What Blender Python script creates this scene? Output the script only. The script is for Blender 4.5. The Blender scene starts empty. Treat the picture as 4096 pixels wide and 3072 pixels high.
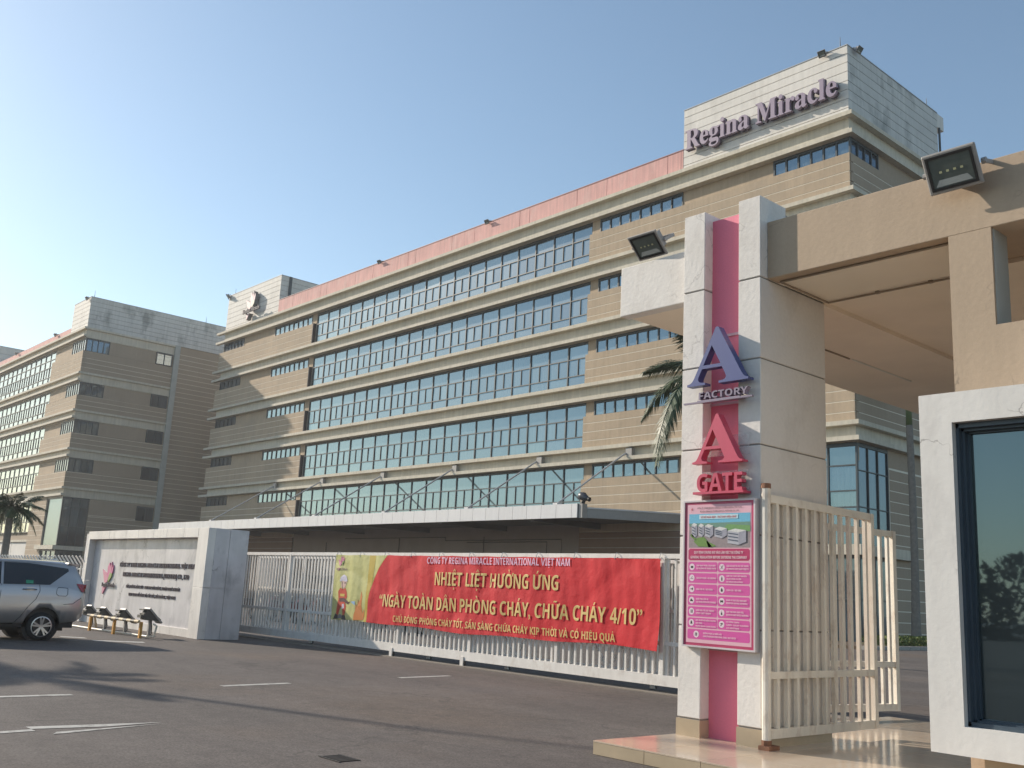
import bpy, bmesh, math, random, unicodedata
from mathutils import Vector, Matrix
R = math.radians
random.seed(7)
scn = bpy.context.scene
C = scn.collection

# ------------------------------------------------------------ camera, sky, sun, exposure
F_PX, YAW, PITCH, ROLL, EYE = 3962.41, R(48.571), R(12.103), R(2.997), 1.45
fw = Vector((-math.sin(YAW)*math.cos(PITCH), math.cos(YAW)*math.cos(PITCH), math.sin(PITCH)))
r0 = Vector((math.cos(YAW), math.sin(YAW), 0)); u0 = r0.cross(fw)
rr = math.cos(ROLL)*r0 + math.sin(ROLL)*u0; uu = -math.sin(ROLL)*r0 + math.cos(ROLL)*u0
cd = bpy.data.cameras.new('camera'); cam = bpy.data.objects.new('camera', cd); C.objects.link(cam)
cd.sensor_width = 36; cd.lens = 36*F_PX/4096; cd.clip_start = .05; cd.clip_end = 4000
cam.matrix_world = Matrix(((rr.x, uu.x, -fw.x, 0), (rr.y, uu.y, -fw.y, 0), (rr.z, uu.z, -fw.z, EYE), (0, 0, 0, 1)))
scn.camera = cam

HAZE = 0.0005
KX, KZ = 2.9, 1.53                       # sunlight travels (KX, 1, -KZ)
sun_dir = Vector((-KX, -1, KZ)).normalized()
elev = math.asin(sun_dir.z); rot = math.atan2(sun_dir.x, sun_dir.y)
w = bpy.data.worlds.new('World'); scn.world = w; w.use_nodes = True
nt = w.node_tree; bg = nt.nodes['Background']
sky = nt.nodes.new('ShaderNodeTexSky'); sky.sky_type = 'NISHITA'; sky.sun_disc = False
sky.sun_elevation = elev; sky.sun_rotation = rot; sky.altitude = 0
sky.air_density = 1.0; sky.dust_density = .55; sky.ozone_density = .9
hsv = nt.nodes.new('ShaderNodeHueSaturation'); hsv.inputs['Saturation'].default_value = 1.0; nt.links.new(sky.outputs[0], hsv.inputs['Color'])
wm = nt.nodes.new('ShaderNodeVectorMath'); wm.operation = 'MULTIPLY'; wm.inputs[1].default_value = (1.0, 1.025, .97); nt.links.new(hsv.outputs[0], wm.inputs[0])
nt.links.new(wm.outputs[0], bg.inputs[0]); bg.inputs[1].default_value = 0.13
sl = bpy.data.lights.new('sun', 'SUN'); so = bpy.data.objects.new('sun', sl); C.objects.link(so)
sl.energy = 4.3; sl.angle = R(.6); sl.color = (1, .89, .75)
so.rotation_euler = (-sun_dir).to_track_quat('-Z', 'Y').to_euler(); so.location = (-60, -20, 60)
scn.view_settings.view_transform = 'Standard'; scn.view_settings.look = 'None'
scn.view_settings.exposure = 0.43; scn.view_settings.gamma = 1; scn.view_settings.use_curve_mapping = False
scn.render.engine = 'CYCLES'
scn.cycles.use_denoising = True
scn.cycles.max_bounces = 8; scn.cycles.diffuse_bounces = 5; scn.cycles.caustics_reflective = False; scn.cycles.caustics_refractive = False

# ------------------------------------------------------------ materials
MATS = {}
def srgb(r, g, b):
    f = lambda c: c/12.92 if c <= .04045 else ((c+.055)/1.055)**2.4
    return (f(r/255), f(g/255), f(b/255))
def mat(name, col, rough=.8, metal=0., var=.12, vs=1.5, streak=0., fine=.0, fs=60, bump=0., bs=40,
        stain=None, st_amt=.0, st_scale=.8, crack=0., ck_scale=1.2, objvar=0., spec=.5, coat=0., joints=None):
    """paint, stone, metal: base colour with broad and fine variation, streaks, stains and cracks"""
    if name in MATS: return MATS[name]
    m = bpy.data.materials.new(name); m.use_nodes = True; n = m.node_tree; N = n.nodes; L = n.links
    b = N['Principled BSDF']; MATS[name] = m
    b.inputs['Roughness'].default_value = rough; b.inputs['Metallic'].default_value = metal
    b.inputs['Specular IOR Level'].default_value = spec
    if coat: b.inputs['Coat Weight'].default_value = coat; b.inputs['Coat Roughness'].default_value = .05
    geo = N.new('ShaderNodeNewGeometry'); P = geo.outputs['Position']
    def mul(colsock, valsock, lo, hi):
        mr = N.new('ShaderNodeMapRange'); mr.inputs[3].default_value = lo; mr.inputs[4].default_value = hi
        mr.inputs[1].default_value = .25; mr.inputs[2].default_value = .75
        L.new(valsock, mr.inputs[0])
        vm = N.new('ShaderNodeVectorMath'); vm.operation = 'SCALE'
        L.new(colsock, vm.inputs[0]); L.new(mr.outputs[0], vm.inputs['Scale']); return vm.outputs[0]
    def noise(scale, detail=4, vec=P, rough_=.55):
        t = N.new('ShaderNodeTexNoise'); t.inputs['Scale'].default_value = scale
        t.inputs['Detail'].default_value = detail; t.inputs['Roughness'].default_value = rough_
        L.new(vec, t.inputs['Vector']); return t.outputs['Fac']
    def mapped(sx, sy, sz):
        mp = N.new('ShaderNodeMapping'); mp.inputs['Scale'].default_value = (sx, sy, sz)
        L.new(P, mp.inputs['Vector']); return mp.outputs[0]
    rgb = N.new('ShaderNodeRGB'); rgb.outputs[0].default_value = (*col, 1); c = rgb.outputs[0]
    if var: c = mul(c, noise(vs), 1-var, 1+var)
    if streak: c = mul(c, noise(1, 3, mapped(5, 5, .35)), 1-streak, 1+streak*.6)
    if fine: c = mul(c, noise(fs, 2), 1-fine, 1+fine)
    if objvar:
        oi = N.new('ShaderNodeObjectInfo')
        mr = N.new('ShaderNodeMapRange'); mr.inputs[3].default_value = 1-objvar; mr.inputs[4].default_value = 1+objvar
        L.new(oi.outputs['Random'], mr.inputs[0])
        vm = N.new('ShaderNodeVectorMath'); vm.operation = 'SCALE'; L.new(c, vm.inputs[0]); L.new(mr.outputs[0], vm.inputs['Scale']); c = vm.outputs[0]
    def mixin(c, facsock, col2):
        mx = N.new('ShaderNodeMix'); mx.data_type = 'RGBA'; L.new(facsock, mx.inputs[0]); L.new(c, mx.inputs[6])
        mx.inputs[7].default_value = (*col2, 1); return mx.outputs[2]
    def ramp(v, a, b_, top):
        mr = N.new('ShaderNodeMapRange'); mr.inputs[1].default_value = a; mr.inputs[2].default_value = b_
        mr.inputs[4].default_value = top; L.new(v, mr.inputs[0]); return mr.outputs[0]
    if stain and st_amt:
        c = mixin(c, ramp(noise(st_scale, 6, mapped(1, 1, .6), .65), .52, .68, st_amt), stain)
    hs = None
    if crack:
        dn = N.new('ShaderNodeTexNoise'); dn.inputs['Scale'].default_value = ck_scale*2; dn.inputs['Detail'].default_value = 5; L.new(P, dn.inputs['Vector'])
        va = N.new('ShaderNodeVectorMath'); va.operation = 'MULTIPLY_ADD'
        L.new(dn.outputs['Color'], va.inputs[0]); va.inputs[1].default_value = (.9/ck_scale,)*3; L.new(P, va.inputs[2])
        vo = N.new('ShaderNodeTexVoronoi'); vo.feature = 'DISTANCE_TO_EDGE'; vo.inputs['Scale'].default_value = ck_scale
        L.new(va.outputs[0], vo.inputs['Vector'])
        line = ramp(vo.outputs['Distance'], .012, .0, 1)
        msk = ramp(noise(ck_scale*.9, 2), .54, .6, crack)
        mm = N.new('ShaderNodeMath'); mm.operation = 'MULTIPLY'; L.new(line, mm.inputs[0]); L.new(msk, mm.inputs[1])
        c = mixin(c, mm.outputs[0], (.12, .1, .09)); hs = mm.outputs[0]
    L.new(c, b.inputs['Base Color'])
    if bump:
        bp = N.new('ShaderNodeBump'); bp.inputs['Strength'].default_value = bump; bp.inputs['Distance'].default_value = .02
        L.new(noise(bs, 4), bp.inputs['Height']); L.new(bp.outputs[0], b.inputs['Normal'])
    return m

def glass_mat(name, tint, refl, curtain=.5, dark=(.03, .06, .08), light=(.45, .55, .58)):
    """coated window glass: mirror coat over whatever hangs behind it, which differs from pane to pane"""
    m = bpy.data.materials.new(name); m.use_nodes = True; n = m.node_tree; N = n.nodes; L = n.links
    b = N['Principled BSDF']; out = N['Material Output']; MATS[name] = m
    geo = N.new('ShaderNodeNewGeometry'); oi = N.new('ShaderNodeObjectInfo')
    mp = N.new('ShaderNodeMapping'); mp.inputs['Scale'].default_value = (9, 9, .12); L.new(geo.outputs['Position'], mp.inputs['Vector'])
    fold = N.new('ShaderNodeTexNoise'); fold.inputs['Scale'].default_value = 1; fold.inputs['Detail'].default_value = 2; L.new(mp.outputs[0], fold.inputs['Vector'])
    ad = N.new('ShaderNodeMath'); ad.operation = 'MULTIPLY_ADD'; L.new(oi.outputs['Random'], ad.inputs[0]); ad.inputs[1].default_value = .9; L.new(fold.outputs['Fac'], ad.inputs[2])
    mr = N.new('ShaderNodeMapRange'); mr.inputs[1].default_value = 1.2-curtain; mr.inputs[2].default_value = 1.6-curtain*.6; L.new(ad.outputs[0], mr.inputs[0])
    mx = N.new('ShaderNodeMix'); mx.data_type = 'RGBA'; L.new(mr.outputs[0], mx.inputs[0]); mx.inputs[6].default_value = (*dark, 1); mx.inputs[7].default_value = (*light, 1)
    L.new(mx.outputs[2], b.inputs['Base Color']); b.inputs['Roughness'].default_value = .35
    gl = N.new('ShaderNodeBsdfGlossy'); gl.inputs['Roughness'].default_value = .02; gl.inputs['Color'].default_value = (*tint, 1)
    bn = N.new('ShaderNodeTexNoise'); bn.inputs['Scale'].default_value = .7; bn.inputs['Detail'].default_value = 1; L.new(geo.outputs['Position'], bn.inputs['Vector'])
    bp = N.new('ShaderNodeBump'); bp.inputs['Strength'].default_value = .12; bp.inputs['Distance'].default_value = .02; L.new(bn.outputs['Fac'], bp.inputs['Height'])
    L.new(bp.outputs[0], gl.inputs['Normal'])
    fr = N.new('ShaderNodeFresnel'); fr.inputs['IOR'].default_value = 1.5
    fm = N.new('ShaderNodeMapRange'); fm.inputs[3].default_value = refl; fm.inputs[4].default_value = 1; L.new(fr.outputs[0], fm.inputs[0])
    ms = N.new('ShaderNodeMixShader'); L.new(fm.outputs[0], ms.inputs[0]); L.new(b.outputs[0], ms.inputs[1]); L.new(gl.outputs[0], ms.inputs[2])
    L.new(ms.outputs[0], out.inputs['Surface']); return m

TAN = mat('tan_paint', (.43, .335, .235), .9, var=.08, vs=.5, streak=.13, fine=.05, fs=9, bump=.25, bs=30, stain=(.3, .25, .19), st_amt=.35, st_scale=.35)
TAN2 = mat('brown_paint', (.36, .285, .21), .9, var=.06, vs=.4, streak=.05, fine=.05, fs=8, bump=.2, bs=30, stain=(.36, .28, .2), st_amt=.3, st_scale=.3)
GROOVE = mat('joint_cream', (.76, .7, .58), .9, var=.05)
CREAM = mat('cream_render', (.58, .53, .43), .85, var=.07, vs=.6, streak=.16, bump=.15, stain=(.42, .38, .28), st_amt=.35, st_scale=.9)
WHITE = mat('white_cladding', (.68, .65, .60), .75, var=.05, vs=.4, streak=.08, fine=.03, fs=12, stain=(.4, .38, .35), st_amt=.35, st_scale=.45)
WHITEG = mat('white_joint', (.22, .21, .2), .9, var=0)
PINKP = mat('faded_pink_paint', (.66, .37, .335), .85, var=.08, vs=.8, streak=.18, fine=.05, fs=14, stain=(.68, .5, .45), st_amt=.35, st_scale=1.1)
FRAME = mat('dark_window_frame', (.035, .05, .06), .5, var=.05)
FRAME2 = mat('grey_window_frame', (.045, .055, .06), .5, var=.05)
GLA = glass_mat('facade_glass', (.24, .34, .40), .5, .45, dark=(.015, .035, .05), light=(.08, .13, .15))
GLB = glass_mat('pale_facade_glass', (.42, .47, .48), .6, .95, dark=(.12, .16, .17), light=(.34, .38, .38))
GLD = glass_mat('dark_facade_glass', (.24, .34, .42), .3, .25, dark=(.012, .02, .03), light=(.06, .08, .1))
GLBOOTH = glass_mat('booth_glass', (.34, .46, .50), .25, .1, dark=(.012, .022, .025), light=(.02, .035, .04))
PILW = mat('pillar_white', (.70, .67, .635), .8, var=.04, vs=1.2, fine=.03, fs=25, bump=.2, bs=22, stain=(.5, .46, .42), st_amt=.4, st_scale=2, crack=.3, ck_scale=1.1)
PILB = mat('pillar_beige', (.55, .51, .45), .8, var=.04, vs=1.2, fine=.03, fs=25, bump=.2, bs=22)
PINK = mat('pink_panel_paint', (.78, .19, .28), .6, var=.05, vs=2, streak=.06, fine=.04, bump=.1)
BEIGE = mat('beige_beam_paint', (.44, .34, .245), .85, var=.05, vs=1, streak=.06, fine=.03, fs=30, bump=.12, bs=22, crack=.5, ck_scale=1.3)
SOFF = mat('soffit_paint', (.82, .74, .62), .9, var=.04, vs=1.5)
PLINTH = mat('plinth_tile', (.45, .36, .25), .3, var=.08, vs=4, streak=.05)
MARBLE = mat('white_marble', (.74, .70, .66), .45, var=.07, vs=1.3, streak=.12, stain=(.42, .39, .37), st_amt=.5, st_scale=1.6, crack=.25, ck_scale=1.1, objvar=.04)
MARBLEG = mat('grey_marble', (.56, .54, .55), .4, var=.14, vs=1.6, streak=.1, stain=(.2, .2, .22), st_amt=.6, st_scale=1.4, crack=.8, ck_scale=1.0, objvar=.04)
GATEW = mat('white_gate_paint', (.74, .71, .67), .55, var=.06, vs=3, streak=.1, stain=(.35, .25, .18), st_amt=.25, st_scale=5)
GATEC = mat('cream_gate_paint', (.76, .72, .64), .55, var=.06, vs=3, streak=.1, stain=(.3, .17, .1), st_amt=.35, st_scale=6)
RUST = mat('rusty_steel', (.25, .12, .07), .8, var=.3, vs=12)
ALU = mat('white_fascia_panel', (.66, .65, .655), .4, var=.03, objvar=.03, streak=.05)
DGREY = mat('dark_grey_steel', (.10, .09, .085), .6, var=.08)
MGREY = mat('mid_grey_metal', (.31, .295, .28), .5, var=.08, vs=6)
BLACK = mat('black_plastic', (.012, .012, .013), .5, var=.05)
LENS = mat('lamp_lens', (.10, .12, .11), .08, var=.2, vs=5)
REFL = mat('lamp_reflector', (.6, .68, .68), .25, metal=.7, var=.05)
LED = mat('led_chip', (.5, .5, .3), .4, var=.1)
PURP = mat('lilac_letter', (.30, .235, .31), .45, var=.03)
PURPS = mat('dark_purple_letter', (.045, .03, .05), .6, var=.05)
BLUEL = mat('blue_violet_letter', (.06, .08, .235), .4, var=.04, streak=.06)
LILG = mat('grey_lilac_letter', (.24, .2, .27), .4, var=.05)
REDL = mat('crimson_letter', (.55, .06, .12), .4, var=.04, streak=.06)
YEL = mat('amber_barrier_paint', (.55, .27, .05), .6, var=.15, vs=8)
PIPE = mat('pvc_pipe', (.6, .55, .45), .5, var=.1)
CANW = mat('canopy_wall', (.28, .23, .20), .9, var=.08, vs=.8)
CAPEN = mat('dark_opening', (.012, .013, .015), .6, var=.1)
TILE = mat('polished_floor_tile', (.60, .49, .38), .12, var=.05, vs=2.5, fine=.04, fs=40, objvar=.05, spec=.5, stain=(.45, .36, .28), st_amt=.3, st_scale=2)
KERB = mat('kerb_concrete', (.33, .31, .28), .9, var=.1, vs=2, bump=.3)
PAINTL = mat('worn_road_paint', (.42, .41, .38), .8, var=.2, vs=9, stain=(.13, .12, .11), st_amt=.85, st_scale=7)
LEAF = mat('palm_leaf', (.042, .07, .024), .5, var=.35, vs=1.2, objvar=.25)
LEAFB = mat('hedge_leaf', (.10, .13, .02), .6, var=.35, vs=3)
LEAFD = mat('dark_tree_leaf', (.014, .022, .012), .7, var=.4, vs=.5)
TRUNK = mat('palm_trunk', (.21, .19, .165), .9, var=.2, vs=6, bump=.4)
BARK = mat('bare_bark', (.12, .1, .085), .9, var=.2, vs=5)
CARP = mat('silver_car_paint', (.50, .47, .45), .34, metal=.65, var=.02, coat=1)
CARG = mat('tinted_car_glass', (.006, .007, .008), .04, var=0, spec=.8)
TYRE = mat('tyre_rubber', (.02, .02, .021), .85, var=.15, vs=20)
ALLOY = mat('alloy_rim', (.55, .54, .53), .3, metal=.8, var=.05)
CHROME = mat('chrome', (.7, .7, .7), .12, metal=1, var=0)
REDG = mat('red_tail_lens', (.38, .01, .015), .1, var=.1, vs=10, coat=1)
GREEN = mat('green_sticker', (.03, .3, .16), .5, var=0)
PERSP = mat('clear_acrylic', (.75, .75, .75), .1, var=0)
n_ = MATS['clear_acrylic'].node_tree.nodes['Principled BSDF']; n_.inputs['Alpha'].default_value = .16

def asphalt(name, base):
    m = bpy.data.materials.new(name); m.use_nodes = True; n = m.node_tree; N = n.nodes; L = n.links; b = N['Principled BSDF']; MATS[name] = m
    geo = N.new('ShaderNodeNewGeometry'); P = geo.outputs['Position']
    def noise(s, d=4, v=P):
        t = N.new('ShaderNodeTexNoise'); t.inputs['Scale'].default_value = s; t.inputs['Detail'].default_value = d; t.inputs['Roughness'].default_value = .6; L.new(v, t.inputs['Vector']); return t.outputs['Fac']
    def rng(v, a, b_, lo, hi):
        mr = N.new('ShaderNodeMapRange'); mr.inputs[1].default_value = a; mr.inputs[2].default_value = b_; mr.inputs[3].default_value = lo; mr.inputs[4].default_value = hi; L.new(v, mr.inputs[0]); return mr.outputs[0]
    def mulm(a, b_):
        t = N.new('ShaderNodeMath'); t.operation = 'MULTIPLY'; L.new(a, t.inputs[0]); L.new(b_, t.inputs[1]); return t.outputs[0]
    mp = N.new('ShaderNodeMapping'); mp.inputs['Scale'].default_value = (.16, .9, 1); mp.inputs['Rotation'].default_value = (0, 0, R(70)); L.new(P, mp.inputs['Vector'])
    f = mulm(rng(noise(.35, 5), .3, .7, .84, 1.16), rng(noise(1, 5, mp.outputs[0]), .3, .7, .86, 1.12))
    f = mulm(f, rng(noise(45, 3), .3, .7, .62, 1.38)); f = mulm(f, rng(noise(14, 4), .3, .7, .84, 1.16)); f = mulm(f, rng(noise(4, 5), .3, .7, .88, 1.12))
    sp = N.new('ShaderNodeTexVoronoi'); sp.inputs['Scale'].default_value = 90; L.new(P, sp.inputs['Vector'])
    f = mulm(f, rng(sp.outputs['Distance'], .0, .5, 1.25, .85))
    rgb = N.new('ShaderNodeRGB'); rgb.outputs[0].default_value = (*base, 1)
    vm = N.new('ShaderNodeVectorMath'); vm.operation = 'SCALE'; L.new(rgb.outputs[0], vm.inputs[0]); L.new(f, vm.inputs['Scale'])
    mx = N.new('ShaderNodeMix'); mx.data_type = 'RGBA'; L.new(rng(noise(.22, 3), .5, .68, 0, .6), mx.inputs[0]); L.new(vm.outputs[0], mx.inputs[6])
    v2 = N.new('ShaderNodeVectorMath'); v2.operation = 'MULTIPLY'; L.new(vm.outputs[0], v2.inputs[0]); v2.inputs[1].default_value = (1.28, 1.12, .95); L.new(v2.outputs[0], mx.inputs[7])
    dn = N.new('ShaderNodeTexNoise'); dn.inputs['Scale'].default_value = 1.2; dn.inputs['Detail'].default_value = 6; L.new(P, dn.inputs['Vector'])
    va = N.new('ShaderNodeVectorMath'); va.operation = 'MULTIPLY_ADD'; L.new(dn.outputs['Color'], va.inputs[0]); va.inputs[1].default_value = (2.2, 2.2, 0); L.new(P, va.inputs[2])
    vo = N.new('ShaderNodeTexVoronoi'); vo.feature = 'DISTANCE_TO_EDGE'; vo.inputs['Scale'].default_value = .33; L.new(va.outputs[0], vo.inputs['Vector'])
    ck = mulm(rng(vo.outputs['Distance'], .012, .0, 0, 1), rng(noise(.5, 3), .47, .55, 0, .75))
    oil = rng(noise(1.7, 5), .62, .72, 0, .5); mxo = N.new('ShaderNodeMath'); mxo.operation = 'MAXIMUM'; L.new(ck, mxo.inputs[0]); L.new(oil, mxo.inputs[1])
    m3 = N.new('ShaderNodeMix'); m3.data_type = 'RGBA'; L.new(mxo.outputs[0], m3.inputs[0]); L.new(mx.outputs[2], m3.inputs[6]); m3.inputs[7].default_value = (.06, .053, .05, 1)
    L.new(m3.outputs[2], b.inputs['Base Color']); b.inputs['Roughness'].default_value = .85; b.inputs['Specular IOR Level'].default_value = .3
    bp = N.new('ShaderNodeBump'); bp.inputs['Strength'].default_value = .7; bp.inputs['Distance'].default_value = .006; L.new(noise(60, 4), bp.inputs['Height']); L.new(bp.outputs[0], b.inputs['Normal'])
    return m
ASPH = asphalt('worn_asphalt', (.122, .106, .097))
SOIL = mat('planting_soil', (.1, .07, .045), .95, var=.2)

# ------------------------------------------------------------ object helpers
def tag(o, label=None, cat=None, group=None, kind=None):
    if label: o['label'] = label
    if cat: o['category'] = cat
    if group: o['group'] = group
    if kind: o['kind'] = kind
    return o
def thing(name, label, cat, loc=(0, 0, 0), group=None, rotz=0):
    o = bpy.data.objects.new(name, None); C.objects.link(o); o.location = loc; o.rotation_euler = (0, 0, rotz)
    o.empty_display_size = .1
    return tag(o, label, cat, group)
def wt(o):
    v = Vector((0, 0, 0))
    while o is not None: v += o.location; o = o.parent
    return v
def link(name, me, parent=None, loc=(0, 0, 0)):
    o = bpy.data.objects.new(name, me); C.objects.link(o); o.location = loc
    if parent is not None: o.parent = parent
    return o
def backs(name, m, parent, *boxes):
    for b in boxes: piece(name, *b, m, parent)
class MB:
    def __init__(s): s.v = []; s.f = []; s.smooth = False
    def add(s, vs, fs):
        k = len(s.v); s.v += [tuple(v) for v in vs]; s.f += [tuple(i+k for i in f) for f in fs]; return s
    def box(s, x0, x1, y0, y1, z0, z1):
        if x0 > x1: x0, x1 = x1, x0
        if y0 > y1: y0, y1 = y1, y0
        if z0 > z1: z0, z1 = z1, z0
        return s.add([(x0,y0,z0),(x1,y0,z0),(x1,y1,z0),(x0,y1,z0),(x0,y0,z1),(x1,y0,z1),(x1,y1,z1),(x0,y1,z1)],
                     [(0,3,2,1),(4,5,6,7),(0,1,5,4),(1,2,6,5),(2,3,7,6),(3,0,4,7)])
    def bar(s, a, b, wd, ht=None, up=(0, 0, 1)):
        a = Vector(a); b = Vector(b); d = (b-a).normalized(); u = Vector(up)
        if abs(d.dot(u)) > .95: u = Vector((1, 0, 0))
        sd = d.cross(u).normalized()*(wd/2); up_ = sd.cross(d).normalized()*((ht or wd)/2)
        vs = [p+i*sd+j*up_ for p in (a, b) for i, j in ((-1,-1),(1,-1),(1,1),(-1,1))]
        return s.add(vs, [(0,1,2,3),(7,6,5,4),(0,4,5,1),(1,5,6,2),(2,6,7,3),(3,7,4,0)])
    def tube(s, pts, r, n=8, cap=True):
        pts = [Vector(p) for p in pts]; rs = r if isinstance(r, (list, tuple)) else [r]*len(pts)
        k = len(s.v); prev = None
        for i, p in enumerate(pts):
            d = (pts[min(i+1, len(pts)-1)]-pts[max(i-1, 0)]).normalized()
            u = Vector((0, 0, 1)) if abs(d.z) < .9 else Vector((1, 0, 0))
            if prev is not None: u = prev
            a = d.cross(u).normalized(); b = a.cross(d).normalized(); prev = b
            for j in range(n):
                t = 2*math.pi*j/n; s.v.append(tuple(p+rs[i]*(math.cos(t)*a+math.sin(t)*b)))
        for i in range(len(pts)-1):
            for j in range(n):
                s.f.append((k+i*n+j, k+i*n+(j+1) % n, k+(i+1)*n+(j+1) % n, k+(i+1)*n+j))
        if cap: s.f.append(tuple(k+j for j in range(n))[::-1]); s.f.append(tuple(k+(len(pts)-1)*n+j for j in range(n)))
        return s
    def prism(s, poly, y0, y1):          # polygon in X,Z pushed from y0 to y1
        n = len(poly); vs = [(x, y0, z) for x, z in poly]+[(x, y1, z) for x, z in poly]
        return s.add(vs, [tuple(range(n)), tuple(range(2*n-1, n-1, -1))]+[(i, i+n, (i+1) % n+n, (i+1) % n) for i in range(n)])
    def prismx(s, poly, x0, x1):         # polygon in Y,Z pushed from x0 to x1
        n = len(poly); vs = [(x0, y, z) for y, z in poly]+[(x1, y, z) for y, z in poly]
        return s.add(vs, [tuple(range(n))[::-1], tuple(range(n, 2*n))]+[(i, (i+1) % n, (i+1) % n+n, i+n) for i in range(n)])
    def mesh(s, name, m, smooth=False, fix=True):
        me = bpy.data.meshes.new(name); me.from_pydata(s.v, [], s.f); me.materials.append(m)
        if fix:
            bm = bmesh.new(); bm.from_mesh(me); bmesh.ops.recalc_face_normals(bm, faces=bm.faces); bm.to_mesh(me); bm.free()
        if smooth:
            for p in me.polygons: p.use_smooth = True
        me.update(); return me
    def put(s, name, m, parent=None, smooth=False, local=False, fix=True, bevel=0):
        """world coordinates unless local"""
        o = link(name, s.mesh(name, m, smooth, fix), parent, (0, 0, 0))
        if parent is not None and not local: o.location = -wt(parent)
        if bevel:
            b = o.modifiers.new('b', 'BEVEL'); b.width = bevel; b.segments = 2; b.limit_method = 'ANGLE'
        return o
PCACHE = {}
def piece(name, x0, x1, y0, y1, z0, z1, m, parent, local=False, ch=0):
    """one box-shaped piece; alike pieces share mesh data; ch chamfers the edges"""
    d = (round(abs(x1-x0), 3), round(abs(y1-y0), 3), round(abs(z1-z0), 3), m.name, ch)
    if d not in PCACHE:
        b = MB().box(-d[0]/2, d[0]/2, -d[1]/2, d[1]/2, -d[2]/2, d[2]/2)
        me = b.mesh(name, m, fix=False)
        if ch:
            bm = bmesh.new(); bm.from_mesh(me); bmesh.ops.bevel(bm, geom=bm.edges[:], offset=ch, segments=1, affect='EDGES'); bm.to_mesh(me); bm.free()
        PCACHE[d] = me
    c = Vector(((x0+x1)/2, (y0+y1)/2, (z0+z1)/2))
    return link(name, PCACHE[d], parent, c if local or parent is None else c-wt(parent))
def copy_tree(o, parent=None):
    c = o.copy(); C.objects.link(c); c.parent = parent
    for ch in list(o.children): copy_tree(ch, c)
    return c

# ------------------------------------------------------------ lettering
GL = {}
def mathch(ch, style):
    o = ord(ch)
    if style == 'B':
        if 'A' <= ch <= 'Z': return chr(0x1D5D4+o-65)
        if 'a' <= ch <= 'z': return chr(0x1D5EE+o-97)
        if '0' <= ch <= '9': return chr(0x1D7EC+o-48)
    if style in 'ST':
        if 'A' <= ch <= 'Z': return chr(0x1D400+o-65)
        if 'a' <= ch <= 'z': return chr(0x1D41A+o-97)
        if '0' <= ch <= '9': return chr(0x1D7CE+o-48)
    return ch
def preload(strings):
    need = set()
    for s, st in strings:
        for ch in s:
            for b in unicodedata.normalize('NFD', ch.replace('Đ', 'D').replace('đ', 'd')):
                if not unicodedata.combining(b) and b != ' ': need.add((b, st))
    tmp = []
    def mk(body, off):
        c = bpy.data.curves.new('t', 'FONT'); c.body = body; c.resolution_u = 3; c.offset = off
        o = bpy.data.objects.new('t', c); C.objects.link(o); tmp.append(o); return o
    rec = {}
    for b, st in sorted(need):
        off = .007 if st == 'T' else .012 if mathch(b, st) == b else 0
        rec[(b, st)] = (mk(mathch(b, st), off), mk(mathch(b, st)+'|', 0))
    ref = mk('|', 0)
    bpy.context.view_layer.update()
    def maxx(o): return max(c[0] for c in o.bound_box)
    rx = maxx(ref)
    for k, (a, b) in rec.items():
        me = a.to_mesh(); vs = [(v.co.x, v.co.y) for v in me.vertices]; fs = [tuple(p.vertices) for p in me.polygons]; a.to_mesh_clear()
        GL[k] = (vs, fs, maxx(b)-rx)
    for o in tmp:
        c = o.data; bpy.data.objects.remove(o); bpy.data.curves.remove(c)
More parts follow.
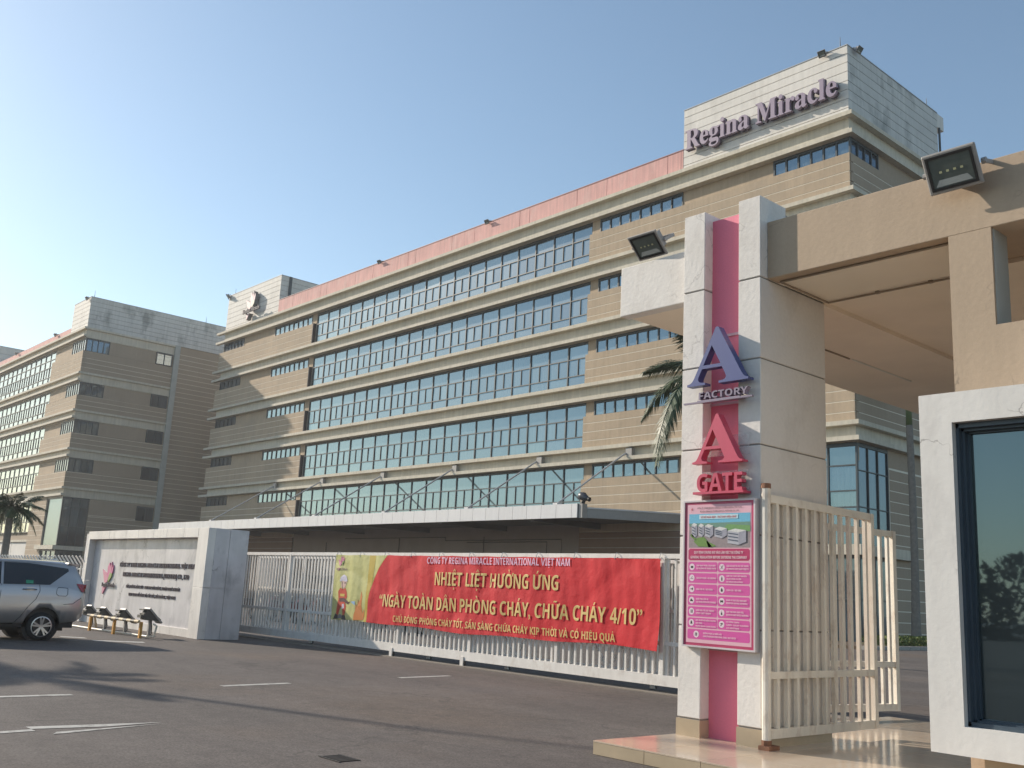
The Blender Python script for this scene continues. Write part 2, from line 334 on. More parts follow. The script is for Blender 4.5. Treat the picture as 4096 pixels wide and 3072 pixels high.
def layout(s, st):
    """list of (char, verts2d, faces), total width; cap height about 0.7"""
    out = []; x = 0.
    for ch in s:
        if ch == ' ': x += .28; continue
        dj = ch in 'Đđ'
        parts = unicodedata.normalize('NFD', ch.replace('Đ', 'D').replace('đ', 'd'))
        vs, fs, adv = GL[(parts[0], st)]
        vs = list(vs); fs = list(fs)
        xs = [v[0] for v in vs]; cx = (min(xs)+max(xs))/2; x1 = max(xs); top = max(v[1] for v in vs)
        def q(*p):
            k = len(vs); vs.extend(p); fs.append(tuple(range(k, k+len(p))))
        if dj: q((min(xs)-.07, .31), (cx+.02, .31), (cx+.02, .40), (min(xs)-.07, .40))
        marks = parts[1:]; hat = '\u0302' in marks or '\u0306' in marks
        y = top+.05
        for mk_ in marks:
            if mk_ == '\u0302': q((cx-.15, y), (cx-.07, y), (cx, y+.09), (cx, y+.15)); q((cx, y+.15), (cx, y+.09), (cx+.07, y), (cx+.15, y))
            elif mk_ == '\u0306': q((cx-.14, y+.12), (cx-.08, y+.02), (cx, y), (cx, y+.06), (cx-.06, y+.08)); q((cx, y), (cx+.08, y+.02), (cx+.14, y+.12), (cx+.06, y+.08), (cx, y+.06))
            elif mk_ == '\u031b': q((x1-.02, top-.16), (x1+.05, top-.12), (x1+.13, top+.04), (x1+.02, top+.04), (x1-.04, top-.08))
            elif mk_ == '\u0323': q((cx-.05, -.2), (cx+.05, -.2), (cx+.05, -.1), (cx-.05, -.1))
            else:
                ox = cx+(.12 if hat else 0); oy = y+(.08 if hat else 0)
                if mk_ == '\u0301': q((ox-.05, oy), (ox+.03, oy), (ox+.14, oy+.14), (ox+.02, oy+.14))
                elif mk_ == '\u0300': q((ox+.05, oy), (ox-.03, oy), (ox-.14, oy+.14), (ox-.02, oy+.14))
                elif mk_ == '\u0309': q((ox-.06, oy+.1), (ox+.05, oy+.08), (ox+.07, oy+.14), (ox-.05, oy+.17)); q((ox-.02, oy), (ox+.04, oy), (ox+.07, oy+.1), (ox, oy+.08))
                elif mk_ == '\u0303': q((ox-.15, oy+.02), (ox-.06, oy+.05), (ox+.02, oy+.03), (ox+.02, oy+.1), (ox-.06, oy+.12), (ox-.14, oy+.09)); q((ox+.02, oy+.03), (ox+.12, oy+.05), (ox+.15, oy+.12), (ox+.08, oy+.1), (ox+.02, oy+.1))
        out.append((ch, [(a+x, b_) for a, b_ in vs], fs)); x += adv
    return out, x
def text_geo(s, st, x0, x1, z0, cap, y, depth=0, warp=None, per=False):
    """letters standing in the X,Z plane facing -Y, fitted between x0 and x1"""
    lay, wd = layout(s, st); k = (x1-x0)/wd; kz = cap/.7
    res = []
    for ch, vs, fs in lay:
        P = []
        for a, b in vs:
            X = x0+a*k; Z = z0+b*kz; Y = y if warp is None else warp(X, Z)
            P.append((X, Y, Z))
        res.append((ch, P, fs))
    return res
def letters(name, res, m, parent, depth=0, per=False, kind=None):
    objs = []
    groups = [[r_] for r_ in res] if per else [res]
    for g in groups:
        mb = MB()
        for ch, P, fs in g: mb.add(P, fs)
        me = bpy.data.meshes.new(name); me.from_pydata(mb.v, [], mb.f); me.materials.append(m)
        bm = bmesh.new(); bm.from_mesh(me)
        for f in bm.faces:
            f.normal_update()
            if f.normal.y > 0: f.normal_flip()
        if depth:
            bmesh.ops.remove_doubles(bm, verts=bm.verts, dist=1e-5)
            ext = bmesh.ops.extrude_face_region(bm, geom=bm.faces[:])
            bmesh.ops.translate(bm, verts=[v for v in ext['geom'] if isinstance(v, bmesh.types.BMVert)], vec=(0, -depth, 0))
            bmesh.ops.recalc_face_normals(bm, faces=bm.faces)
        bm.to_mesh(me); bm.free()
        o = link(name, me, parent, -wt(parent) if parent else (0, 0, 0))
        if kind: o['kind'] = kind
        objs.append(o)
    return objs
BANNER = [("CÔNG TY REGINA MIRACLE INTERNATIONAL VIỆT NAM", 'B'), ("NHIỆT LIỆT HƯỞNG ỨNG", 'B'),
          ("“NGÀY TOÀN DÂN PHÒNG CHÁY, CHỮA CHÁY 4/10”", 'B'), ("CHỦ ĐỘNG PHÒNG CHÁY TỐT, SẴN SÀNG CHỮA CHÁY KỊP THỜI VÀ CÓ HIỆU QUẢ", 'B')]
WALLT = [("CÔNG TY TNHH REGINA MIRACLE INTERNATIONAL VIỆT NAM", 'S'), ("REGINA MIRACLE INTERNATIONAL (VIETNAM) CO., LTD", 'S'),
         ("SỐ 9, ĐƯỜNG ĐÔNG TÂY - KHU VSIP HẢI PHÒNG, HUYỆN THUỶ NGUYÊN", 'S'), ("KHU KINH TẾ ĐÌNH VŨ, CÁT HẢI, HẢI PHÒNG, VIỆT NAM", 'S')]
BOARD = [("SƠ ĐỒ NHÀ MÁY - FACTORY AREA MAP", 'B'), ("QUY ĐỊNH CHUNG KHI VÀO LÀM VIỆC TẠI CÔNG TY", 'B'), ("GENERAL REGULATION BEFORE ENTERING THE COMPANY", 'B')]
ROWS = [(["CẤM QUAY PHIM, CHỤP ẢNH", "NO FILMING OR TAKING PHOTO"], ["CẤM VŨ KHÍ VÀ VẬT SẮC NHỌN", "NO WEAPON AND SHARP OBJECTS"]),
        (["CẤM HÚT THUỐC - NO SMOKING"], ["CẤM CÁC CHẤT GÂY NGHIỆN", "VÀ ĐỒ UỐNG CÓ CỒN", "NO DRUGS OR ALCOHOL"]),
        (["CẤM CÒI XE - NO HORN"], ["CẤM LỬA - NO FIRE"]),
        (["KIỂM TRA CỐP XE", "CAR TRUNKS SHOULD BE EXAMINED"], ["ĐĂNG KÝ KHI VÀO NHÀ MÁY", "REGISTER BEFORE ENTERING"]),
        (["GIỚI HẠN TỐC ĐỘ 10KM/H", "SPEED LIMIT 10KM/H"], ["ĐEO THẺ KHI LÀM VIỆC", "WEAR ID CARD WHILE WORKING"]),
        (["BẢO VỆ BỞI HỆ THỐNG CHUÔNG", "BÁO ĐỘNG", "PROTECTED BY ALARM SYSTEM"], ["HỆ THỐNG CAMERA", "CLOSED - CIRCUIT TELEVISION", "CCTV MONITORING"]),
        (["KHÔNG PHẬN SỰ MIỄN VÀO", "UNAUTHORIZED PERSONNEL SHALL NOT ENTER"], None)]
preload(BANNER+WALLT+BOARD+[(t, 'B') for a in ROWS for c in a if c for t in c]+[('Regina Miracle', 'S'), ('Regina Miracle', 'T'), ('A', 'S'), ('FACTORYGATE10', 'B'), ('RMREGINA', 'S')])

# ------------------------------------------------------------ ground
def struct(name, mb, m, **k): return tag(mb.put(name, m, **k), kind='structure')
g = MB(); g.add([(-1500, -1500, 0), (1500, -1500, 0), (1500, 1500, 0), (-1500, 1500, 0)], [(0, 1, 2, 3)])
struct('ground', g, ASPH, fix=False)
def mark(pts, name='road_marking'):
    m_ = MB().add([(x, y, .004) for x, y in pts], [tuple(range(len(pts)))]); struct(name, m_, PAINTL)
mark([(-12.92, 1.6), (-12.78, 1.6), (-12.9, 4.53), (-13.04, 4.53)])
mark([(-9.95, 1.2), (-9.83, 1.2), (-10.12, 3.25), (-10.24, 3.25)])
mark([(-9.86, 3.32), (-10.0, 3.4), (-10.24, 4.58), (-10.22, 4.5)])
mark([(-10.42, 3.25), (-10.26, 3.25), (-10.2, 3.95), (-10.32, 4.56)])
mark([(-13.51, 6.8), (-13.66, 6.8), (-13.84, 7.99), (-13.70, 7.99)])
mark([(-14.2, 10.38), (-14.34, 10.38), (-14.54, 11.64), (-14.40, 11.64)])
mark([(-23.6, 8.5), (-23.2, 8.45), (-22.7, 9.4), (-23.1, 9.5)])
mark([(-24.9, 8.2), (-24.5, 8.15), (-24.1, 8.6), (-24.5, 8.65)])
# gate track: low concrete strip with a steel rail
tk = MB().box(-26.4, -7.2, 13.28, 13.62, .0, .018); struct('gate_track', tk, mat('track_concrete', (.23, .2, .17), .9, var=.15, vs=3))
dg_ = MB()
for k_ in range(6): dg_.box(-7.85+k_*.055, -7.825+k_*.055, 4.93, 5.12, .004, .009)
dg_.box(-7.87, -7.53, 4.915, 4.93, .004, .010).box(-7.87, -7.53, 5.12, 5.135, .004, .010)
tag(dg_.put('drain_grate', mat('dark_iron', (.035, .03, .028), .7)), 'small rusty drain grate set in the asphalt in the foreground', 'drain')
# far kerb strip with planting
struct('planting_strip', MB().box(-26.1, -22.5, 40.5, 75, 0, .14), SOIL)
for i in range(16):
    struct('kerb', MB().box(-22.5, -22.32, 40.5+i*1.02, 41.5+i*1.02, 0, .16), KERB) if i == 0 else None
kb = MB().box(-.09, .09, -.49, .49, 0, .16).mesh('kerb', KERB)
for i in range(1, 24):
    o = link('kerb', kb, None, (-22.41, 41+i*1.02, 0)); tag(o, kind='structure')
# polished tiled platform by the gate
plat = struct('pavement', MB().box(-6.93, 6, 7.44, 13.2, 0, .118), PLINTH)
for i in range(20):
    for j in range(9):
        x0 = -6.95+i*.645; y0 = 7.42+j*.645
        piece('tile', x0+.003, x0+.642, y0+.003, y0+.642, .118, .13, TILE, plat)
for i in range(20):
    piece('riser_tile', -6.95+i*.645+.003, -6.95+i*.645+.642, 7.425, 7.438, .004, .115, PLINTH, plat)

# ------------------------------------------------------------ factory buildings
def window_lattice(name, X0, X1, z_top, z_bot, y, cols, rows, bldg, glass, frame=FRAME, split=None, axis='x', dark=None, fw_=.05, cap=None):
    """one window: frame lattice with its panes. rows = heights from top of the row lines; split = row index with narrow middle mullion"""
    mb = MB(); zs = [z_top]+rows+[z_bot]; n = cols; dx = (X1-X0)/n
    def bx(a, b, c, d, t=.0):
        if axis == 'x': mb.box(a, b, y-.10-t, y+.02, c, d)
        else: mb.box(y-.02, y+.10+t, a, b, c, d)
    for i in range(n+1): bx(X0+i*dx-fw_, X0+i*dx+fw_, z_bot, z_top)
    for z in zs: bx(X0, X1, z-fw_*.8, z+fw_*.8, -.01)
    bx(X0, X1, z_top-.16, z_top, -.005)
    if split is not None:
        for i in range(n): bx(X0+(i+.5)*dx-fw_*.6, X0+(i+.5)*dx+fw_*.6, zs[split+1], zs[split], -.012)
    fr = mb.put(name, frame, bldg)
    rest = MB()
    for i in range(n-1, -1, -1):
        for r_ in range(len(zs)-1):
            halves = ((0, .5), (.5, 1)) if split == r_ else ((0, 1),)
            for a, b in halves:
                x0 = X0+(i+a)*dx+.03; x1 = X0+(i+b)*dx-.03; z1 = zs[r_]-.03; z0 = zs[r_+1]+.03
                e = (x0, x1, y-.03, y, z0, z1) if axis == 'x' else (y, y+.03, x0, x1, z0, z1)
                if cap is None or cap[0] > 0:
                    if cap is not None: cap[0] -= 1
                    pn = piece('pane', *e, glass, fr); pn.rotation_euler = (random.gauss(0, .006), 0, random.gauss(0, .006))
                else: rest.box(*e)
    if rest.v: rest.put('far_panes', glass, fr)['kind'] = 'stuff'
    return fr
def boards(bldg, x0, x1, y0, y1, zs, m, gap=.05):
    for a, b in zip(zs[:-1], zs[1:]): piece('cladding_board', x0, x1, y0, y1, a+gap/2, b-gap/2, m, bldg)

# ---- main building
Y = 47.15; XR = -26.18; XL = -102.5; YB = 100.
A = thing('factory_building', 'long five-row glass and tan factory with a white sign tower at its right end', 'building', (-64, 60, 0))
MB().box(XL, XR-.12, Y+.3, YB, 0, 28.75).put('wall', TAN, A)
RT = [27.45, 23.10, 18.81, 14.51, 10.27]; RB_ = [24.30, 20.0, 15.70, 11.38, 7.05]
RX0, RX1 = -82.63, -45.87
cream = MB()
for i, zt in enumerate([28.82, 24.33, 20.03, 15.73, 11.36]):     # ledge pair and the band between
    z2 = RT[i]
    cream.box(XL, XR, Y, Y+.35, z2, zt-.02); cream.box(XR-.35, XR, Y+.35, YB, z2, zt-.02)
cream.put('band', CREAM, A)
for i, zt in enumerate([28.82, 24.33, 20.03, 15.73, 11.36]):
    z2 = RT[i]
    lo = MB()
    for za, zb in ((zt-.24, zt), (z2+.02, z2+.26)):
        lo.box(-103.85, XR+.38, Y-.38, Y, za, zb).box(XR, XR+.38, Y, YB, za, zb)
    lo.put('ledge', CREAM, A)
capA = [290]
for i in range(5):
    zt, zb = RT[i], RB_[i]
    # recessed wall strips beside the windows
    for a, b in ((-97.75, -91.0), (-83.5, RX0-.02), (RX1+.02, -45.1), (-37.85, -31.1) if i == 0 else (-37.85, XR)):
        piece('wall_panel', a, b, Y+.1, Y+.3, zt-.98 if i else zt-.98, zt-.0, TAN, A)
    piece('wall_panel', XR-.3, XR-.02, 50.4, YB, zt-.98, zt, TAN2, A)
    sill = zt-.98
    g1 = [zb+.0, zb+.46, zb+1.05, zb+1.64, sill]
    if i == 4: g1 = [5.8, 6.4, 6.98, 7.57, 8.15, 8.72, sill]
    backs('joint_backing', GROOVE, A, (-103.2, RX0-.35, Y-.088, Y+.3, g1[0], sill-.03), (RX1-.02, XR if i < 4 else -31.22, Y-.088, Y+.3, g1[0], sill-.03))
    if i < 4: backs('joint_backing', GROOVE, A, (XR-.3, XR+.05, Y+.3, YB, g1[0], sill-.03))
    boards(A, -103.25, RX0-.4, Y-.1, Y-.04, g1, TAN)
    if i < 4: boards(A, RX1-.04, XR+.04, Y-.1, Y-.04, g1, TAN)
    else:
        boards(A, RX1-.04, -31.2, Y-.1, Y-.04, g1, TAN)
    if i < 4: boards(A, XR, XR+.06, Y+.02, YB, g1, TAN2)
    MB().box(RX0-.42, RX0-.3, Y-.12, Y+.2, zb, sill).put('reveal', mat('shaded_reveal', (.06, .05, .05), .8), A)  # side of the tan spandrel, its shade painted in as a dark colour
    rows = [zt-1.1, zt-2.3]
    if i == 4: rows = [zt-1.12, zt-2.4]
    window_lattice('ribbon_window', RX0, RX1, zt, zb, Y+.22, 19, rows, A, GLA, split=1, cap=capA, fw_=.042)
    for a, b, n in ((-90.9, -83.55, 8), (-45.05, -37.9, 8)):
        window_lattice('strip_window', a, b, zt, sill, Y+.16, n, [], A, GLA, fw_=.045)
    window_lattice('strip_window', -102.5, -97.8, zt, sill, Y+.16, 5 if i else 6, [], A, GLD, fw_=.045)
window_lattice('corner_window', -31.05, XR-.02, RT[0], RT[0]-.98, Y+.12, 6, [], A, GLA, fw_=.05)
window_lattice('corner_window', Y+.15, 50.3, RT[0], RT[0]-.98, XR-.08, 4, [], A, GLD, axis='y', fw_=.05)
# tall corner glass at the foot
window_lattice('corner_window', -31.1, XR-.02, 10.2, 4.95, Y+.12, 3, [9.05, 7.72, 6.87], A, GLA, fw_=.045)
window_lattice('corner_window', Y+.15, 50.4, 10.2, 4.95, XR-.08, 3, [8.8, 6.9], A, GLD, axis='y', fw_=.03)
window_lattice('ground_window', -31.1, XR-.02, 4.4, .15, Y+.12, 3, [2.2], A, GLD, fw_=.05)
window_lattice('ground_window', Y+.15, 50.4, 4.4, .15, XR-.08, 2, [2.2], A, GLD, axis='y', fw_=.05)
MB().box(-31.3, XR+.35, Y-.35, Y+.1, 4.42, 4.95).box(XR, XR+.35, Y+.1, 52.6, 4.42, 4.95).put('belt_course', CREAM, A)
piece('wall_panel', XR-.3, XR-.01, 50.45, YB, 9.3, 10.25, TAN2, A)
gs = [.0+.575*k for k in range(17)]+[9.3]
backs('joint_backing', GROOVE, A, (XR-.3, XR+.04, 50.45, YB, 0, 9.28))
boards(A, XR, XR+.05, 50.5, YB, gs[:-1], TAN2)
# ground floor under the canopy
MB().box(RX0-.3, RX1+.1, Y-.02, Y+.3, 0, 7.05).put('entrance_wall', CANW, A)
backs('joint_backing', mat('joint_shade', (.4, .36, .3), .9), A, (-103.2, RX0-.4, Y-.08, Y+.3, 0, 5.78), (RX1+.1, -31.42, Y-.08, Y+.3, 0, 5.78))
CB = mat('canopy_board_shaded', (.24, .16, .12), .9, var=.08)  # board and joint colours darkened to carry the shade under the canopy
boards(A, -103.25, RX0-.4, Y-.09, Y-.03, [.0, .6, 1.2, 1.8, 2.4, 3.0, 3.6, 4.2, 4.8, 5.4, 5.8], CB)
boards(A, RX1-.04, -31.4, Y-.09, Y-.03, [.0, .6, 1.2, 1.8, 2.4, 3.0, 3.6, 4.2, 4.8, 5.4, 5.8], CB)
for a, b in ((-79, -73.5), (-71.5, -66), (-64, -58.5), (-56, -50.5)):
    piece('dark_doorway', a, b, Y-.06, Y-.02, 0, 3.0, CAPEN, A)  # garage openings as flat sheets, the shade inside painted dark
for p in ([(-74, 5.6), (-60, 5.6), (-60, 5.35), (-47.5, 5.35), (-47.5, 3.3)], [(-77, 5.3), (-77, 3.0)], [(-66, 5.6), (-66, 3.4)], [(-55.5, 5.6), (-55.5, 4.1)], [(-57.4, 5.2), (-48.9, 5.2), (-48.9, 3.4)]):
    MB().tube([(x, Y-.1, z) for x, z in p], .03, 5).put('conduit', mat('dusty_conduit', (.09, .075, .065), .7), A)
# white towers
def tower(bld, x0, x1, y0, y1, z0, z1, gz, side_r, side_l=False, ch=WHITE, side=None):
    MB().box(x0+.06, x1-.06, y0+.06, y1-.06, z0, z1-.05).put('tower_core', WHITEG, bld)
    zz = [z0]+gz+[z1]
    for a, b in zip(zz[:-1], zz[1:]):
        piece('cladding_board', x0, x1, y0, y0+.05, a+.018, b-.018, ch, bld)
        if side_r: piece('cladding_board', x1-.055, x1, y0+.055, y1, a+.018, b-.018, side or ch, bld)
        piece('cladding_board', x0, x0+.055, y0+.055, y1, a+.018, b-.018, ch, bld)
    MB().box(x0-.03, x1+.03, y0-.03, y1+.03, z1, z1+.05).put('coping', mat('metal_coping', (.4, .42, .44), .5), bld)
GZ = [29.19, 29.74, 30.32, 30.86, 31.44, 32.0, 32.54]
tower(A, -37.79, XR, Y-.02, 58.1, 28.82, 33.06, GZ, True, side=mat('mouldy_cladding', (.58, .57, .54), .8, var=.08, vs=.5, streak=.12, stain=(.2, .21, .2), st_amt=.75, st_scale=.55))
MB().box(XR-3, XR+.0, 58.1, 59.0, 32.1, 33.06).put('parapet_return', WHITE, A)
MB().tube([(XR+.03, 58.3, 32.1), (XR+.03, 58.3, 28.9)], .07, 6).put('drainpipe', FRAME, A)
tower(A, XL, -90.6, Y-.02, 62, 28.82, 33.06, GZ, True)
MB().box(-90.6, -90.5, Y+.9, Y+1.2, 30.3, 33.1).put('edge_trim', FRAME, A)
xs = -90.6; k = 0
while xs < -37.9:
    wd = (2.9, 5.4, 1.1, 5.0)[k % 4]; xe = min(xs+wd, -37.81)
    piece('parapet_panel', xs+.02, xe-.02, Y-.02, Y+.25, 28.84, 30.28, PINKP, A); xs = xe; k += 1
MB().box(-90.6, -37.8, Y+.0, Y+.28, 28.8, 30.3).put('parapet_core', mat('pink_joint', (.3, .12, .12), .9), A)
MB().box(-90.6, -37.8, Y-.05, Y+.3, 30.3, 30.36).put('coping', mat('pink_coping', (.3, .13, .13), .6), A)
# entrance canopy of the building
can = MB().box(-98.7, -39.9, 40.78, 41.0, 6.05, 6.86).box(-98.6, -40.0, 41.0, 47.0, 6.30, 6.62).put('canopy', DGREY, A)
xs = -98.73
while xs < -40.0:
    xe = min(xs+1.268, -39.94)
    piece('fascia_panel', xs+.012, xe-.012, 40.72, 40.78, 6.06, 6.86, ALU, can); xs = xe
MB().box(-39.92, -39.62, 40.8, 41.2, 6.05, 6.86).put('corner_bracket', MGREY, can)
MB().add([(-39.8, 41.2, 6.08), (-39.6, 41.2, 6.08), (-37.5, 47.1, 6.22), (-37.7, 47.1, 6.22), (-39.8, 41.2, 6.60), (-39.6, 41.2, 6.60), (-37.5, 47.1, 6.74), (-37.7, 47.1, 6.74)], [(0, 1, 2, 3), (4, 7, 6, 5), (0, 4, 5, 1), (1, 5, 6, 2), (2, 6, 7, 3), (3, 7, 4, 0)]).put('side_beam', MGREY, can)
MB().add([(-40.0, 41.0, 6.30), (-39.8, 41.2, 6.30), (-37.7, 47.0, 6.30), (-40.0, 47.0, 6.30), (-40.0, 41.0, 6.6), (-39.8, 41.2, 6.6), (-37.7, 47.0, 6.6), (-40.0, 47.0, 6.6)], [(0, 1, 2, 3), (4, 7, 6, 5), (0, 4, 5, 1), (1, 5, 6, 2), (2, 6, 7, 3), (3, 7, 4, 0)]).put('roof_edge', DGREY, can)
MB().add([(-39.7, 41.2, 6.60), (-39.55, 41.2, 6.60), (-37.45, 47.1, 6.74), (-37.6, 47.1, 6.74), (-39.7, 41.2, 6.68), (-39.55, 41.2, 6.68), (-37.45, 47.1, 6.82), (-37.6, 47.1, 6.82)], [(0, 1, 2, 3), (4, 7, 6, 5), (0, 4, 5, 1), (1, 5, 6, 2), (2, 6, 7, 3), (3, 7, 4, 0)]).put('flashing', ALU, can)
for x in (-89, -80, -71, -62, -53, -44):
    piece('soffit_beam', x-.15, x+.15, 41, 46.9, 5.95, 6.3, DGREY, can)
for xb in (-41.85, -50.1, -59.5, -69.1, -78.7, -87.4):
    m_ = MB().tube([(xb, Y-.3, 10.72), (xb, 41.02, 6.98)], .06, 8)
    m_.put('tie_rod', mat('rod_paint', (.52, .5, .48), .5), can)
    piece('anchor_plate', xb-.0, xb+.5, Y-.30, Y-.02, 10.5, 11.05, MGREY, can)
    piece('rod_foot', xb-.25, xb+.12, 40.85, 41.25, 6.86, 6.98, ALU, can)

# big roof letters
sg = thing('roof_letter_sign', 'lilac raised letters of the company name across the white right tower', 'sign', (-32, Y, 30))
letters('letter', text_geo('Regina Miracle', 'T', -37.35, -26.62, 30.0, 1.32, Y-.24), PURP, sg, depth=.22, per=True)
letters('letter_back', text_geo('Regina Miracle', 'T', -37.31, -26.58, 29.96, 1.34, Y-.15), PURPS, sg, depth=.10, kind='stuff')
# flower logo sign
def logo(parent, ox, oz, s, y, dp, cols, text=True, tm=None, tdepth=0, sx=1, body=0):
    P = lambda pts: [(ox+a*s*sx, oz+b*s) for a, b in pts]
    shapes = [('petal', [(-.46, .50), (-.06, .22), (.08, -.20), (-.02, -.42), (-.20, -.42), (-.32, .05)], 0),
              ('petal', [(-.03, .26), (-.04, .70), (.06, .98), (.13, .72), (.17, .45), (.12, -.1), (.04, -.2)], 1),
              ('petal', [(.16, .62), (.22, 1.04), (.27, .70), (.22, .3), (.14, .1)], 0),
              ('petal', [(.26, .45), (.38, .82), (.41, .60), (.38, .28), (.22, -.05), (.20, .15)], 1),
              ('leaf', [(.20, .30), (.36, .22), (.34, .0), (.12, -.40), (.10, -.1)], 2),
              ('stem', [(-.28, -.72), (-.02, -.72), (-.20, -1.15), (-.26, -1.22)], 0)]
    for i, (nm, pl, ci) in enumerate(shapes):
        if dp:
            pt_ = MB().prism(P(pl), y-dp-.002*i, y).put(nm, cols[ci], parent)
            if body: MB().prism(P(pl), y+.001, y+body-.003*i).put('box_side', mat('standoff_tin', (.16, .15, .15), .6), pt_)
        else:
            pp = P(pl); MB().add([(x, y-.0006*i if not callable(tdepth) else tdepth(x, z)-.003-.0006*i, z) for x, z in pp], [tuple(range(len(pp)))]).put(nm, cols[ci], parent)
LP = [mat('logo_pink', (.62, .24, .34), .5, var=.05), mat('logo_deep_pink', (.58, .16, .30), .5, var=.05), mat('logo_green', (.25, .32, .1), .5, var=.05)]
LPF = [mat('faded_logo_pink', (.60, .42, .42), .5, var=.05), mat('faded_logo_pink_two', (.56, .38, .40), .5, var=.05), mat('faded_logo_cream', (.55, .5, .4), .5, var=.05)]
lg = thing('flower_logo_sign', 'faded pink flower emblem with company name on the white left tower', 'sign', (-96, Y, 30))
logo(lg, -95.9, 30.72, 1.36, Y-.55, .05, LPF, sx=1.75, body=.45)
letters('lettering', text_geo('Regina Miracle', 'S', -97.3, -93.5, 29.82, .48, Y-.60), PURPS, lg, depth=.14, kind='stuff')

# ---- second building
B = thing('factory_building', 'matching tan factory far left with its shaded side wall towards the road', 'building', (-130, 45, 0))
Y2 = 36.55; X2 = -116.04; YE = 80.
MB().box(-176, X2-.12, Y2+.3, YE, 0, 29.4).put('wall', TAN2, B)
L1 = [29.4, 24.12, 19.77, 15.35, 10.95]; L2 = [28.15, 22.95, 18.6, 14.2, 9.8]
mbc = MB()
for a, b in zip(L1, L2):
    mbc.box(-176, X2, Y2, Y2+.3, b, a-.02).box(X2-.3, X2, Y2+.3, 47.1, b, a-.02)
mbc.put('band', CREAM, B)
for a, b in zip(L1, L2):
    MB().box(-176, X2+.3, Y2-.35, Y2, a-.24, a).box(X2, X2+.2, Y2, 47.1, a-.24, a).box(-176, X2+.3, Y2-.35, Y2, b+.12, b+.38).box(X2, X2+.06, Y2, 47.1, b+.05, b+.25).put('ledge', CREAM, B)
MB().box(X2-.2, X2+.25, 47.1, 47.75, 0, 29.4).put('pilaster', mat('pale_pilaster', (.40, .41, .38), .85), B)
capB = [280]
for i in range(5):
    zt = L2[i]; zb = L1[i+1] if i < 4 else 4.9
    sill = zt-1.5
    n = [zb, zb+.55, zb+1.10, zb+1.65, sill] if i < 4 else [4.9, 5.46, 6.02, 6.58, 7.14, 7.7, 8.26]
    if i < 4:
        backs('joint_backing', GROOVE, B, (-126.82, X2, Y2-.088, Y2+.3, n[0], n[-1]-.03), (X2-.3, X2+.04, Y2+.3, 47.1, n[0], n[-1]-.03))
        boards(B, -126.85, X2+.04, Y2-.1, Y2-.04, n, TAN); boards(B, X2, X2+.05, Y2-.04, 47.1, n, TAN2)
        piece('wall_panel', -126.35, -120.5, Y2+.1, Y2+.3, sill, zt, TAN, B)
        window_lattice('strip_window', -120.4, X2-.02, zt, sill, Y2+.14, 6, [], B, GLB, frame=FRAME2, fw_=.06)
        window_lattice('corner_window', Y2+.2, 39.35, zt, sill, X2-.08, 4, [], B, GLD, axis='y', frame=FRAME2, fw_=.04)
        piece('wall_panel', X2-.29, X2-.02, 39.4, 47.1, sill, zt, TAN2, B)
        window_lattice('side_window', 45.0, 46.9, zt, sill+.05, X2+.0, 2, [], B, GLB if i == 0 else GLD, axis='y', frame=FRAME2, fw_=.05)
    rows = [zt-.95, zt-1.9, zt-3.15] if i == 0 else [zt-1.15, zt-2.4]
    if i == 4: rows = [zt-1.3, zt-2.6]
    window_lattice('ribbon_window', -152.4, -126.45, zt, (n[0] if i < 4 else 6.0), Y2+.2, 13, rows, B, GLB, frame=FRAME2, split=len(rows)-1, cap=capB, fw_=.06)
    MB().box(-176, -152.5, Y2+.0, Y2+.3, n[0] if i < 4 else 4.9, zt).put('wall_panel', TAN, B)
# foot of the corner
backs('joint_backing', GROOVE, B, (-126.33, -121.07, Y2-.088, Y2+.3, 0, 9.74), (X2-.3, X2+.04, 39.57, 47.1, 0, 9.74))
gz = [.56*k for k in range(0, 18)]
boards(B, -126.35, -121.05, Y2-.1, Y2-.04, gz[:17]+[9.75], TAN)
boards(B, X2, X2+.05, 39.55, 47.1, gz[:15]+[8.0, 9.75], TAN2)
window_lattice('corner_window', -120.95, X2-.02, 9.8, 4.4, Y2+.12, 1, [], B, GLD, fw_=.09, frame=FRAME)
window_lattice('corner_window', Y2+.2, 39.45, 9.8, 4.4, X2-.08, 3, [8.75, 6.6], B, GLD, axis='y', fw_=.035, frame=FRAME)
window_lattice('ground_window', -120.95, X2-.02, 3.95, .2, Y2+.12, 3, [2], B, GLD, fw_=.08, frame=FRAME)
window_lattice('ground_window', Y2+.2, 39.45, 3.95, .2, X2-.08, 3, [2], B, GLD, axis='y', fw_=.05, frame=FRAME)
MB().box(-122.2, X2+.3, Y2-.4, Y2+.1, 3.98, 4.42).box(X2-.1, X2+.3, Y2+.1, 40.2, 3.98, 4.42).put('belt_course', CREAM, B)
window_lattice('side_window', 45.0, 46.9, 9.5, 7.9, X2+.06, 2, [], B, GLD, axis='y', frame=FRAME2, fw_=.05)
for a in (-152, -145.6, -139.2, -132.8):
    piece('base_panel', a+.05, a+6.3, Y2+.1, Y2+.3, 0, 4.8, WHITE, B)
MB().box(-152.4, -126.4, Y2-.05, Y2+.3, 4.85, 5.1).put('sill', CREAM, B)
